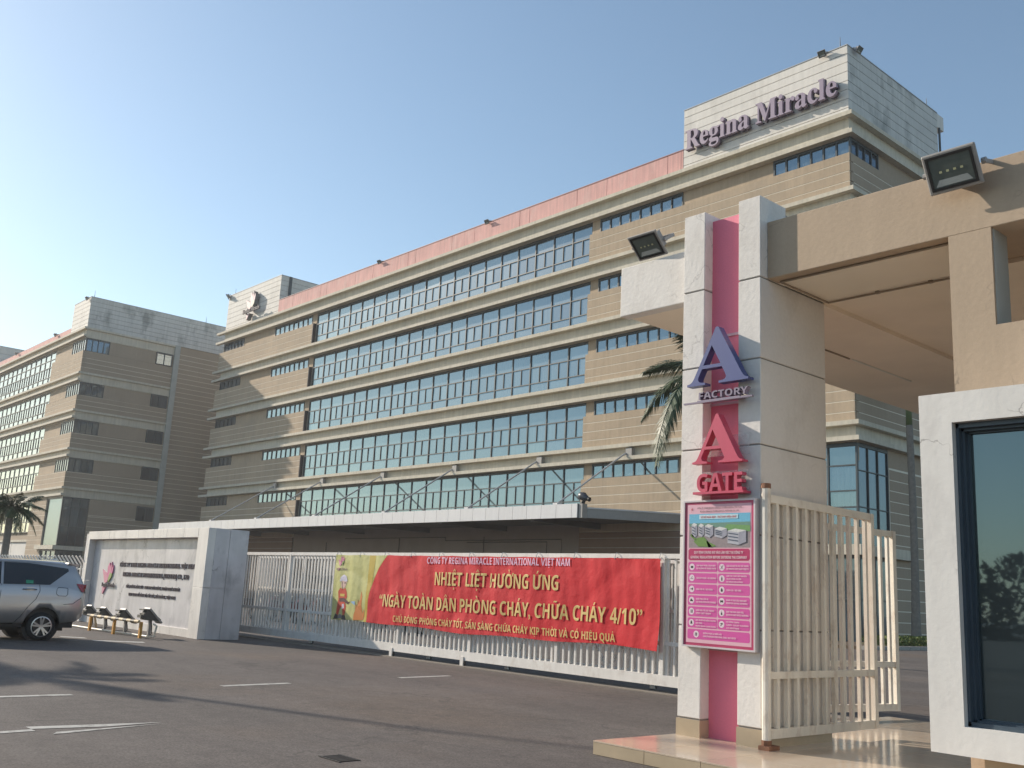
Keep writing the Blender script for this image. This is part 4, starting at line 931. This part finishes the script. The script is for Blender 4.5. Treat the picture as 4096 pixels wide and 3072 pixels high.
bshape('flame_core', [(-20.22, .73), (-20.2, .86), (-20.14, .97), (-20.08, .88), (-20.03, .73)], (.62, .42, .1), 1, fl)
for i in range(11):
    xk = -21.28+i*1.02; MB().tube([(xk, 13.33, 2.2), (xk, 13.37, 2.31), (xk+.01, 13.47, 2.305), (xk, 13.36, 2.2)], .008, 4).put('tie', mat('tie_wire', (.6, .6, .58), .5), ban)

# ------------------------------------------------------------ marble sign wall
SW = thing('sign_wall', 'white marble slab wall with the company name beside the parked car', 'sign wall', (-29, 11.9, 0))
sx0, sx1, sy0, sy1 = -32.9, -24.25, 11.33, 12.46
MB().box(sx0+.02, sx1-.03, sy0+.2, sy1-.02, 0, 2.76).put('wall_core', MARBLEG, SW)
xs = sx0; ws = [.9, .88, 1.35, .92, 1.1, .9, 1.1, 1.5]
for wd in ws:
    xe = min(xs+wd, -24.86); piece('marble_slab', xs+.004, xe-.004, sy0, sy0+.2, 2.548, 2.79, MARBLE, SW, ch=.004); xs = xe
for i in range(12):
    a = -32.73+i*.6575; piece('marble_slab', a+.003, a+.6545, 11.535, 11.56, .2, 2.546, MARBLE, SW)
    if i < 12: piece('marble_slab', a+.004, a+.653, sy0+.12, 11.534, 0, .2, MARBLE, SW)
for z0, z1 in ((0, 1.27), (1.275, 2.79)):
    piece('marble_slab', sx0, -32.735, sy0, sy0+.2, z0+.003, z1-.003 if z1 < 2 else 2.543, MARBLE, SW, ch=.004)
    piece('marble_slab', -24.845, sx1, sy0, sy0+.2, z0+.003, z1-.003, MARBLE, SW, ch=.004)
    piece('marble_slab', sx1-.03, sx1-.005, sy0+.203, 11.93, z0+.003, z1-.003, MARBLEG, SW)
    piece('marble_slab', sx1-.03, sx1-.005, 11.94, sy1, z0+.003, z1-.003, MARBLEG, SW)
piece('end_pier', -35.0, -33.0, 12.0, 12.4, 0, 2.80, MARBLEG, SW)
for i, (s_, x0, x1, z, cp) in enumerate(((WALLT[0][0], -30.45, -25.28, 1.735, .125), (WALLT[1][0], -30.13, -25.55, 1.455, .125), (WALLT[2][0], -29.75, -26.02, 1.135, .082), (WALLT[3][0], -29.50, -26.25, .912, .082))):
    letters('lettering', text_geo(s_, 'S', x0, x1, z, cp, 11.53), PURPS, SW, depth=.018, kind='stuff')
logo(SW, -31.3, 1.42, .43, 11.53, .03, LP, sx=2.3)
letters('lettering', text_geo('Regina Miracle', 'S', -31.65, -30.6, 1.12, .12, 11.50), PURPS, SW, depth=.02, kind='stuff')

# ground spot lamps by the sign wall
def spot(x, y, lab, h=.36):
    t = thing('spot_lamp', lab, 'lamp', (x, y, 0), 'ground spot lamps in front of the sign wall')
    MB().box(-.035, .035, -.035, .035, 0, h).put('post', MGREY, t, local=True)
    hd = MB().prismx([(-.2, h), (-.24, h+.16), (-.1, h+.26), (.22, h+.02), (.2, h-.02)], -.14, .14)
    hd.box(-.14, .14, -.26, -.08, h+.23, h+.26).box(-.12, .12, -.3, -.1, h+.05, h+.12)
    hd.put('housing', mat('lamp_dark_bronze', (.09, .085, .075), .5), t, local=True)
    MB().add([(-.18, -.1, h+.30), (.18, -.1, h+.30), (.18, .25, h-.05), (-.18, .25, h-.05), (-.18, -.13, h+.27), (.18, -.13, h+.27), (.18, .22, h-.08), (-.18, .22, h-.08)],
             [(0, 1, 2, 3), (4, 7, 6, 5), (0, 4, 5, 1), (1, 5, 6, 2), (2, 6, 7, 3), (3, 7, 4, 0)]).put('face_frame', MGREY, t, local=True)
    MB().tube([(.1, -.02, h), (.17, -.02, h-.1), (.17, 0, .1), (.05, 0, .03)], .012, 6).put('cable', BLACK, t, local=True)
spot(-28.4, 10.55, 'bronze spot lamp on a stub post, leftmost in front of the sign wall', .30)
spot(-26.57, 10.40, 'bronze spot lamp behind the middle of the striped rail', .33)
spot(-24.93, 10.37, 'bronze spot lamp past the right end of the striped rail', .42)
spot(-29.9, 10.7, 'bronze spot lamp half hidden behind the car boot', .30)
rl = thing('barrier_rail', 'low worn yellow and black striped rail guarding the ground lamps', 'barrier', (-26, 9.95, 0))
YST = mat('pale_barrier_stripe', (.60, .46, .27), .6, var=.2, vs=9)
for k in range(14):
    a = -27.75+k*.235
    MB().tube([(a, 9.83+.005*k, .395), (a+.235, 9.835+.005*k, .395)], .038, 8).put('rail_stripe', YST if k % 2 else mat('worn_dark_stripe', (.08, .065, .05), .6, var=.2), rl)
for x, y in ((-27.55, 9.84), (-26.08, 9.92), (-24.52, 9.98)): piece('post', x-.045, x+.045, y-.03, y+.03, 0, .385, YEL, rl)
MB().tube([(-27.75, 9.83, .395), (-28.0, 10.1, .35), (-28.05, 10.2, .02)], .035, 6).put('end_post', YST, rl)
o = MB().tube([(-30.5, 9.95, .04), (-27.5, 10.02, .04), (-24.6, 10.2, .04), (-24.45, 10.3, .04), (-24.45, 10.35, .3), (-24.7, 10.37, .33)], .025, 6).put('cable_pipe', PIPE)
tag(o, 'thin pale pipe running along the ground behind the striped rail', 'pipe')

# ------------------------------------------------------------ picket fence left
fc = thing('picket_fence', 'white steel fence with outward bent tips behind the car', 'fence', (-42, 12, 0))
pm = MB().bar((0, 0, 0), (0, 0, 1.78), .045).bar((0, 0, 1.76), (-.0, -.22, 2.05), .045).mesh('picket', GATEW)
for i in range(62):
    link('picket', pm, fc, Vector((-35.1-i*.36, 12.1, 0))-wt(fc))
for z in (.3, 1.6): piece('rail', -57.4, -35.0, 12.11, 12.15, z, z+.05, GATEW, fc)

# ------------------------------------------------------------ car
def build_car():
    t = thing('parked_car', 'silver seven-seat people carrier parked beside the marble sign wall', 'car', (-24.0, 8.1, 0), rotz=0)
    # local: x = +half width towards the camera, y runs 0 at the tail to -4.6 at the nose, z up
    L_ = 4.6; W = .9
    import bisect
    def interp(tab, s):
        ks = [k for k, _ in tab]; i = min(max(bisect.bisect_right(ks, s)-1, 0), len(tab)-2)
        a, b = tab[i], tab[i+1]; f = (s-a[0])/(b[0]-a[0]); f = min(max(f, 0), 1); f = f*f*(3-2*f) if False else f
        return a[1]+(b[1]-a[1])*f
    roof = [(0, 1.05), (.03, 1.2), (.12, 1.42), (.25, 1.66), (.5, 1.69), (1.2, 1.715), (2.0, 1.71), (2.7, 1.66), (3.3, 1.36), (3.7, 1.10), (4.2, 1.0), (4.5, .85), (4.6, .62)]
    belt = [(0, 1.02), (.3, 1.14), (1, 1.16), (2.5, 1.12), (3.5, 1.03), (4.2, .92), (4.6, .58)]
    bot = [(0, .5), (.15, .40), (.5, .35), (4.2, .28), (4.6, .36)]
    wide = [(0, .78), (.06, .84), (.25, .885), (.8, .9), (3.6, .9), (4.2, .86), (4.45, .75), (4.6, .6)]
    def sec(s):
        zr, zb, z0, w_ = interp(roof, s), interp(belt, s), interp(bot, s), interp(wide, s)
        zr = max(zr, zb+.02)
        h = zr-zb; wr = w_*(1-.27*min(h/.55, 1))
        mid = z0+(zb-z0)*.45
        return [(0, z0), (w_*.86, z0), (w_*.97, z0+.05), (w_, mid-.05), (w_*1.0, mid+.1), (w_*.985, mid+.18), (w_*.975, zb-.03), (w_*.955, zb), (w_+(wr-w_)*.55-.02, zb+h*.5), (wr+.015, zb+h*.86), (wr-.05, zb+h*.965), (wr*.6, zr), (0, zr+.01*min(h, .5))]
    ss = [0, .03, .08, .15, .25, .38, .5, .62, .74, .86, .98, 1.1, 1.22, 1.35, 1.6, 1.9, 2.2, 2.5, 2.7, 2.9, 3.1, 3.3, 3.5, 3.7, 3.95, 4.2, 4.4, 4.52, 4.6]
    v = []; f = []; n = 13
    for s in ss:
        sc = sec(s)
        v += [(x, -s, z) for x, z in sc]+[(-x, -s, z) for x, z in sc[-2:0:-1]]
    m = 2*n-2
    for i in range(len(ss)-1):
        for j in range(m): f.append((i*m+j, i*m+(j+1) % m, (i+1)*m+(j+1) % m, (i+1)*m+j))
    f.append(tuple(range(m))); f.append(tuple((len(ss)-1)*m+j for j in range(m)))
    mb = MB().add(v, f); body = mb.put('body', CARP, t, local=True, smooth=True)
    for wy in (-.87, -3.55):
        for sx in (1, -1):
            cm_ = MB().tube([(sx*.55, wy, .32), (sx*1.1, wy, .32)], .385, 32).mesh('cut', BLACK)
            co = link('cut', cm_); co.location = t.location
            md = body.modifiers.new('w', 'BOOLEAN'); md.object = co; md.operation = 'DIFFERENCE'; md.solver = 'EXACT'
            tmp.append(co)
    bpy.context.view_layer.update()
    dg = bpy.context.evaluated_depsgraph_get(); me = bpy.data.meshes.new_from_object(body.evaluated_get(dg)); body.modifiers.clear(); body.data = me
    me.materials.clear(); me.materials.append(CARP)
    for p in me.polygons: p.material_index = 0
    for o_ in tmp: bpy.data.objects.remove(o_)
    def surf(s, z):
        sc = sec(s)
        for (xa, za), (xb, zb) in zip(sc[1:-1], sc[2:]):
            if za <= z <= zb and zb > za: return xa+(xb-xa)*(z-za)/(zb-za)
        return sc[3][0]
    def decal(name, pts, m_, off, parent=t, both=True, dens=6):
        bm = bmesh.new(); 
        P = []
        for (s0, z0), (s1, z1) in zip(pts, pts[1:]+pts[:1]):
            for k in range(dens): P.append((s0+(s1-s0)*k/dens, z0+(z1-z0)*k/dens))
        cs = sum(p[0] for p in P)/len(P); cz = sum(p[1] for p in P)/len(P)
        mb_ = MB(); rings = 5
        for sx in ((1, -1) if both is True else (both or 1,)):
            k0 = len(mb_.v)
            for r_ in range(rings+1):
                q_ = 1-r_/rings*.999
                for s, z in P:
                    s2, z2 = cs+(s-cs)*q_, cz+(z-cz)*q_; mb_.v.append((sx*(surf(s2, z2)+off), -s2, z2))
            N_ = len(P)
            for r_ in range(rings):
                for i in range(N_): mb_.f.append((k0+r_*N_+i, k0+r_*N_+(i+1) % N_, k0+(r_+1)*N_+(i+1) % N_, k0+(r_+1)*N_+i))
        bm.free()
        return mb_.put(name, m_, parent, local=True, smooth=True)
    for sd_ in (1, -1): decal('side_window', [(.42, 1.555), (.40, 1.50), (.80, 1.19), (1.75, 1.17), (1.75, 1.63), (1.25, 1.63)], CARG, .006, both=sd_)
    for sd_ in (1, -1): decal('side_window', [(1.80, 1.17), (2.65, 1.15), (2.6, 1.60), (1.80, 1.63)], CARG, .006, both=sd_)
    for sd_ in (1, -1): decal('side_window', [(2.70, 1.15), (3.45, 1.10), (3.0, 1.45), (2.72, 1.58)], CARG, .006, both=sd_)
    seams = MB()
    def seam(pts, r_=.006, nm=None):
        out = []
        for (s0, z0), (s1, z1) in zip(pts[:-1], pts[1:]):
            for k in range(5): s, z = s0+(s1-s0)*k/5, z0+(z1-z0)*k/5; out.append((surf(s, z)+.001, -s, z))
        s, z = pts[-1]; out.append((surf(s, z)+.001, -s, z)); seams.tube(out, r_, 4)
    seam([(1.02, 1.18), (1.0, 1.05), (1.06, .88), (1.2, .72), (1.33, .5), (1.45, .36)]); seam([(.1, .93), (.28, .80), (.48, .78)])
    seam([(.42, 1.13), (.62, 1.14), (.65, 1.1), (.65, 1.0), (.6, .96), (.44, .96), (.41, 1.0), (.42, 1.13)]); seam([(1.45, .36), (4.1, .34)], .012)
    seam([(1.78, 1.17), (1.8, .4)]); seam([(2.7, 1.15), (2.75, .4)])
    seams.put('panel_gap', BLACK, t, local=True)
    hd = MB().tube([(surf(1.05, 1.08)+.005, -1.07, 1.08), (surf(1.15, 1.08)+.03, -1.15, 1.09), (surf(1.3, 1.08)+.03, -1.26, 1.085), (surf(1.35, 1.08)+.005, -1.36, 1.08)], .016, 6).put('door_handle', CHROME, t, local=True)
    decal('handle_cup', [(1.12, 1.05), (1.28, 1.05), (1.28, 1.12), (1.12, 1.12)], CARP, .003)
    tl_ = MB().prism([(0, 0)]*3, 0, 0) if False else None
    for sd_ in (1, -1): decal('tail_lamp', [(.03, 1.055), (.005, 1.225), (.23, 1.235), (.10, 1.06)], REDG, .012, both=sd_)
    decal('sticker', [(1.15, 1.2), (1.30, 1.2), (1.30, 1.27), (1.15, 1.27)], GREEN, .01, both=False)
    sp_ = MB().add([(-.68, -.42, 1.68), (.68, -.42, 1.68), (.6, -.15, 1.655), (-.6, -.15, 1.655), (-.66, -.42, 1.64), (.66, -.42, 1.64), (.6, -.17, 1.60), (-.6, -.17, 1.60)],
                   [(0, 1, 2, 3), (4, 7, 6, 5), (0, 4, 5, 1), (1, 5, 6, 2), (2, 6, 7, 3), (3, 7, 4, 0)]); sp_.put('spoiler', CARP, t, local=True)
    MB().add([(-.04, -.75, 1.69), (.04, -.75, 1.69), (0, -.42, 1.69), (0, -.45, 1.76), (0, -.5, 1.77)], [(0, 1, 4), (0, 4, 3, 2), (1, 2, 3, 4)]).put('antenna_fin', CARP, t, local=True)
    for q_ in (1, -1): MB().bar((q_*.66, -.5, 1.70), (q_*.68, -2.6, 1.70), .03, .02).put('roof_trim', CHROME, t, local=True)
    for wy in (-.87, -3.55):
        for q_ in (1, -1): MB().tube([(q_*.5, wy, .33), (q_*.80, wy, .33)], .383, 28).put('wheel_well', BLACK, t, local=True)
    # wheels
    def wheel(x, y, sx):
        wv = MB(); prof = [(.0, .17), (.0, .215), (.02, .275), (.06, .30), (.14, .30), (.18, .275), (.2, .2)]
        N_ = 28
        for a, r_ in prof:
            for k in range(N_): th = 2*math.pi*k/N_; wv.v.append((x-sx*a, y+r_*math.cos(th), .30+r_*math.sin(th)))
        for i in range(len(prof)-1):
            for k in range(N_): wv.f.append((i*N_+k, i*N_+(k+1) % N_, (i+1)*N_+(k+1) % N_, (i+1)*N_+k))
        wh = wv.put('wheel', TYRE, t, local=True, smooth=True)
        rm = MB()
        rm.tube([(x-sx*.005, y, .30), (x-sx*.1, y, .30)], .045, 12)
        for k in range(N_):
            t0, t1 = 2*math.pi*k/N_, 2*math.pi*(k+1)/N_
            q = []
            for th in (t0, t1):
                for r_, a in ((.215, .0), (.195, -.004), (.19, .05)): q.append((x-sx*a, y+r_*math.cos(th), .30+r_*math.sin(th)))
            rm.add(q, [(0, 1, 4, 3), (1, 2, 5, 4)])
        for k in range(5):
            for dlt in (-.14, .14):
                th = 2*math.pi*k/5+math.pi/2
                a = Vector((x-sx*.012, y+.03*math.cos(th+dlt), .30+.03*math.sin(th+dlt))); b = Vector((x-sx*.0, y+.2*math.cos(th+dlt*1.3), .30+.2*math.sin(th+dlt*1.3)))
                rm.bar(a, b, .034, .02, (1, 0, 0))
        rm.put('rim', ALLOY, wh, local=True)
        MB().tube([(x-sx*.07, y, .30), (x-sx*.08, y, .30)], .19, 20).put('brake_disc', DGREY, wh, local=True)
    for y in (-.87, -3.55):
        for sx in (1, -1): wheel(sx*.885, y, sx)
    MB().box(-.8, .8, -4.2, -.2, .28, .5).box(-.5, .5, -4.3, -.3, .2, .4).put('underbody', BLACK, t, local=True)
    return t
tmp = []
car = build_car()

# ------------------------------------------------------------ palms
FR = []
def frond_mesh(L_, droop, leaflet, seed):
    rnd = random.Random(seed); mb = MB(); pts = []; n = 14; leaflet *= 1.05
    for i in range(n+1):
        s = i/n; pts.append(Vector((L_*(s-.22*droop*s*s), 0, .55*L_*s*(1-.5*s)*(1-droop*.4)-L_*droop*.75*s*s)))
    mb.tube(pts, [.028*(1-.85*i/n)+.004 for i in range(n+1)], 4)
    N_ = 74
    for k in range(4, N_):
        s = k/N_; i = min(int(s*n), n-1); f = s*n-i; p = pts[i].lerp(pts[i+1], f); d = (pts[i+1]-pts[i]).normalized()
        ll = leaflet*math.sin(math.pi*(.12+.85*s))**.7*rnd.uniform(.8, 1.1)
        for sd in (-1, 1):
            out = (Vector((0, sd, 0))*.8+d*.75+Vector((0, 0, rnd.uniform(-.55, .05)))).normalized()
            q = p+out*ll+Vector((0, 0, -.28*ll)); mid = p+out*ll*.5; wv = d*.026
            mb.add([p-wv*.5, p+wv*.5, mid+wv, q, mid-wv], [(0, 1, 2, 4), (4, 2, 3)])
    return mb.mesh('frond', LEAF, fix=False)
for i, dr in enumerate((.25, .55, .85, 1.15)): FR.append(frond_mesh(2.6, dr, .62, i))
def palm(x, y, h, r0, label, group, fr, scale=1., name='palm_tree', shaft=.7):
    t = thing(name, label, 'palm tree', (x, y, 0), group)
    m_ = MB(); n = 26; pts = []; rs = []
    for i in range(n+1):
        s = i/n; z = s*h; pts.append((.06*math.sin(s*3), 0, z)); rs.append(r0*(1.0+.45*math.exp(-s*9)-.12*s)*(1+(.05 if i % 2 else -.02)))
    m_.tube(pts, rs, 12).put('trunk', TRUNK, t, local=True, smooth=False)
    if shaft: MB().tube([(.0, 0, h), (.0, 0, h+shaft*.5), (0, 0, h+shaft)], [r0*.85, r0*.8, r0*.35], 10).put('crownshaft', mat('crownshaft_green', (.10, .14, .05), .6), t, local=True, smooth=True)
    for k, (az, dr, el) in enumerate(fr):
        o = link('frond', FR[dr], t, (0, 0, h+shaft*.8)); o.rotation_euler = (random.uniform(-.25, .25), -R(el), R(az)); sc = scale*random.uniform(.9, 1.08); o.scale = (sc, sc, sc)
    return t
def crown(n=20, dmin=0, skip=None):
    out = []
    for k in range(n):
        az = k*137.5 % 360
        if skip and skip(az): continue
        lvl = k/n
        out.append((az, min(3, int(lvl*4)), 30*(1-lvl)))
    return out
PG = 'palm trees in the factory grounds'
palm(-47.6, 12.9, 3.7, .17, 'short bushy palm at the far left edge behind the picket fence', PG, crown(26), .62, shaft=.4)
palm(-24.2, 49.0, 11.2, .19, 'tall ringed palm trunk against the shaded factory side wall', PG, [(a, d, e+12) for a, d, e in crown(14) if d < 2], 1.1, shaft=2.2)
# palm behind the pillar: fronds hang out left of it
palm(-19.6, 26.1, 8.3, .16, 'palm hidden behind the white pillar with one long frond hanging left', PG,
     [(186, 1, 22), (262, 3, -8), (255, 3, -16), (200, 2, 0), (150, 1, 30), (100, 2, 10), (60, 1, 30), (20, 2, 20), (0, 1, 40), (320, 2, 10), (285, 1, 30), (75, 3, 0), (40, 3, 5)], 1.28)
# palms on the road side, out of view: they shade the asphalt and show in the glass
OG = 'roadside palms behind the photographer'
palm(-31.2, -.6, 7.4, .2, 'roadside palm out of view left casting its crown shadow on the asphalt', OG, crown(11), .85)
for x, y, h, lb in ((-47, -20, 7, 'roadside palm mirrored in the lowest factory windows, farthest left'), (-36, -22, 8, 'roadside palm mirrored in the lowest factory windows, second from left'), (-24, -21, 7.5, 'roadside palm mirrored in the lowest factory windows, middle'), (-11, -20, 8, 'roadside palm mirrored in the lowest factory windows, second from right'), (-2, -24, 7, 'roadside palm mirrored in the lowest factory windows, farthest right')):
    palm(x, y, h, .2, lb, OG, crown(20), 1.15)
lp = thing('street_lamp', 'tall street lamp out of view left casting a thin shadow line', 'street lamp', (-33.5, -1.6, 0))
MB().tube([(-33.5, -1.6, 0), (-33.5, -1.6, 13.0)], [.14, .07], 10).put('pole', MGREY, lp); MB().tube([(-33.5, -1.6, 13), (-32.6, -1.0, 13.5), (-31.8, -.4, 13.6)], .05, 8).put('arm', MGREY, lp)
MB().box(-32.0, -31.3, -.5, -.2, 13.5, 13.65).put('lamp_head', MGREY, lp)

# hedge along the far wall, and the tree belt mirrored in the booth glass
def leafcloud(name, cells, size, m, kind='stuff'):
    v = []; f = []
    for (cx, cy, cz, sx, sy, sz, n) in cells:
        for k in range(n):
            p = Vector((cx+random.uniform(-sx, sx), cy+random.uniform(-sy, sy), cz+random.uniform(-sz, sz)))
            a = Vector((random.gauss(0, 1), random.gauss(0, 1), random.gauss(0, 1))).normalized()*size*random.uniform(.6, 1.3); b = a.orthogonal().normalized()*size*random.uniform(.4, .9)
            i = len(v); v += [tuple(p-a-b), tuple(p+a-b*.3), tuple(p+a*1.1+b*.4), tuple(p-a+b)]; f.append((i, i+1, i+2, i+3))
    mb = MB(); mb.v = v; mb.f = f; return mb.put(name, m, fix=False)
hg = leafcloud('hedge', [(-23.6, 44+k*1.0, .34, .55, .55, .22, 420) for k in range(20)]+[(-23.6, 44+k, .3, .5, .5, .17, 60) for k in range(20)], .055, LEAFB)
tag(hg, 'low clipped yellow-green hedge along the foot of the factory side wall', 'hedge')
cells = []
for k in range(90):
    x = -200+k*3.6; h = random.uniform(4.6, 6.6); cells.append((x, -72+random.uniform(-1.5, 1.5), h*.5, 2.6, 1.2, h*.5, 330)); cells.append((x, -72, h, 1.6, 1, .9, 60))
tb = leafcloud('tree_belt', cells, .38, LEAFD); tag(tb, 'dark belt of trees across the road mirrored in the booth window', 'trees', kind='stuff')
bt = thing('bare_tree', 'leafless tree across the road mirrored in the booth window', 'tree', (18, -66, 0))
tr = MB(); rnd = random.Random(4)
def branch(p, d, L_, r_, lev):
    q = p+d*L_; tr.tube([p, p.lerp(q, .5)+Vector((rnd.uniform(-.1, .1), 0, 0))*L_, q], [r_, r_*.8, r_*.6], 5)
    if lev:
        for k in range(3):
            nd = (d+Vector((rnd.uniform(-.7, .7), rnd.uniform(-.5, .5), rnd.uniform(-.1, .5)))).normalized(); branch(q, nd, L_*.68, r_*.6, lev-1)
branch(Vector((18, -66, 0)), Vector((0, 0, 1)), 3.4, .16, 5); tr.put('trunk', BARK, bt)

# ------------------------------------------------------------ courtyard: motorbikes seen through the gate
def make_bike():
    t = thing('motorbike', 'motorbike', 'motorbike')
    for y in (-.6, .6):
        wv = MB(); N_ = 16
        for a in range(N_):
            th = 2*math.pi*a/N_
            for r_, x in ((.28, -.04), (.28, .04), (.22, .04), (.22, -.04)): wv.v.append((x, y+r_*math.cos(th), .28+r_*math.sin(th)))
        for a in range(N_):
            b = (a+1) % N_
            for j in range(4): wv.f.append((a*4+j, a*4+(j+1) % 4, b*4+(j+1) % 4, b*4+j))
        wh = wv.put('wheel', TYRE, t, local=True)
    MB().add([(-.12, -.5, .45), (.12, -.5, .45), (.12, .35, .45), (-.12, .35, .45), (-.1, -.55, .78), (.1, -.55, .78), (.1, .1, .72), (-.1, .1, .72), (-.05, .6, .95), (.05, .6, .95)],
             [(0, 3, 2, 1), (0, 1, 5, 4), (4, 5, 6, 7), (1, 2, 6, 5), (0, 4, 7, 3), (2, 3, 8, 9), (6, 9, 8, 7), (2, 9, 6), (3, 7, 8)]).put('body', mat('bike_paint', (.16, .03, .03), .35, var=0, objvar=.9), t, local=True)
    MB().box(-.11, .11, -.6, .12, .74, .82).put('seat', BLACK, t, local=True, bevel=.02)
    MB().tube([(-.32, .42, 1.02), (0, .52, .98), (.32, .42, 1.02)], .015, 5).tube([(0, .52, .98), (0, .62, .3)], .03, 5).put('handlebar', MGREY, t, local=True)
    return t
bk0 = make_bike(); BG = 'motorbikes parked inside the gate'
MBL = ['motorbike at the left end of the row behind the gate bars']+['motorbike numbered %s from the left end of the row behind the gate bars' % w_ for w_ in 'second third fourth fifth sixth seventh eighth ninth tenth'.split()]+['motorbike at the right end of the row behind the banner']
MBL = [a.replace('motorbike numbered', 'parked motorbike,') for a in MBL]
for i in range(11):
    o = bk0 if i == 0 else copy_tree(bk0); o.location = (-39.5+i*1.15, 20.6+.1*(i % 3), 0); o.rotation_euler = (0, R(4), R(15+7*(i % 3)))
    tag(o, MBL[i], 'motorbike', BG)
print('objects', len(bpy.data.objects))

if HAZE:
    hz = MB().box(-1600, 1600, -1600, 1600, -1.5, 38)
    hm = bpy.data.materials.new('haze_air'); hm.use_nodes = True; hn = hm.node_tree; hn.nodes.clear()
    ho = hn.nodes.new('ShaderNodeOutputMaterial'); pv = hn.nodes.new('ShaderNodeVolumePrincipled')
    pv.inputs['Color'].default_value = (.9, .92, .95, 1); pv.inputs['Density'].default_value = HAZE; pv.inputs['Anisotropy'].default_value = .3
    hn.links.new(pv.outputs[0], ho.inputs['Volume'])
    tag(hz.put('haze', hm), kind='stuff')
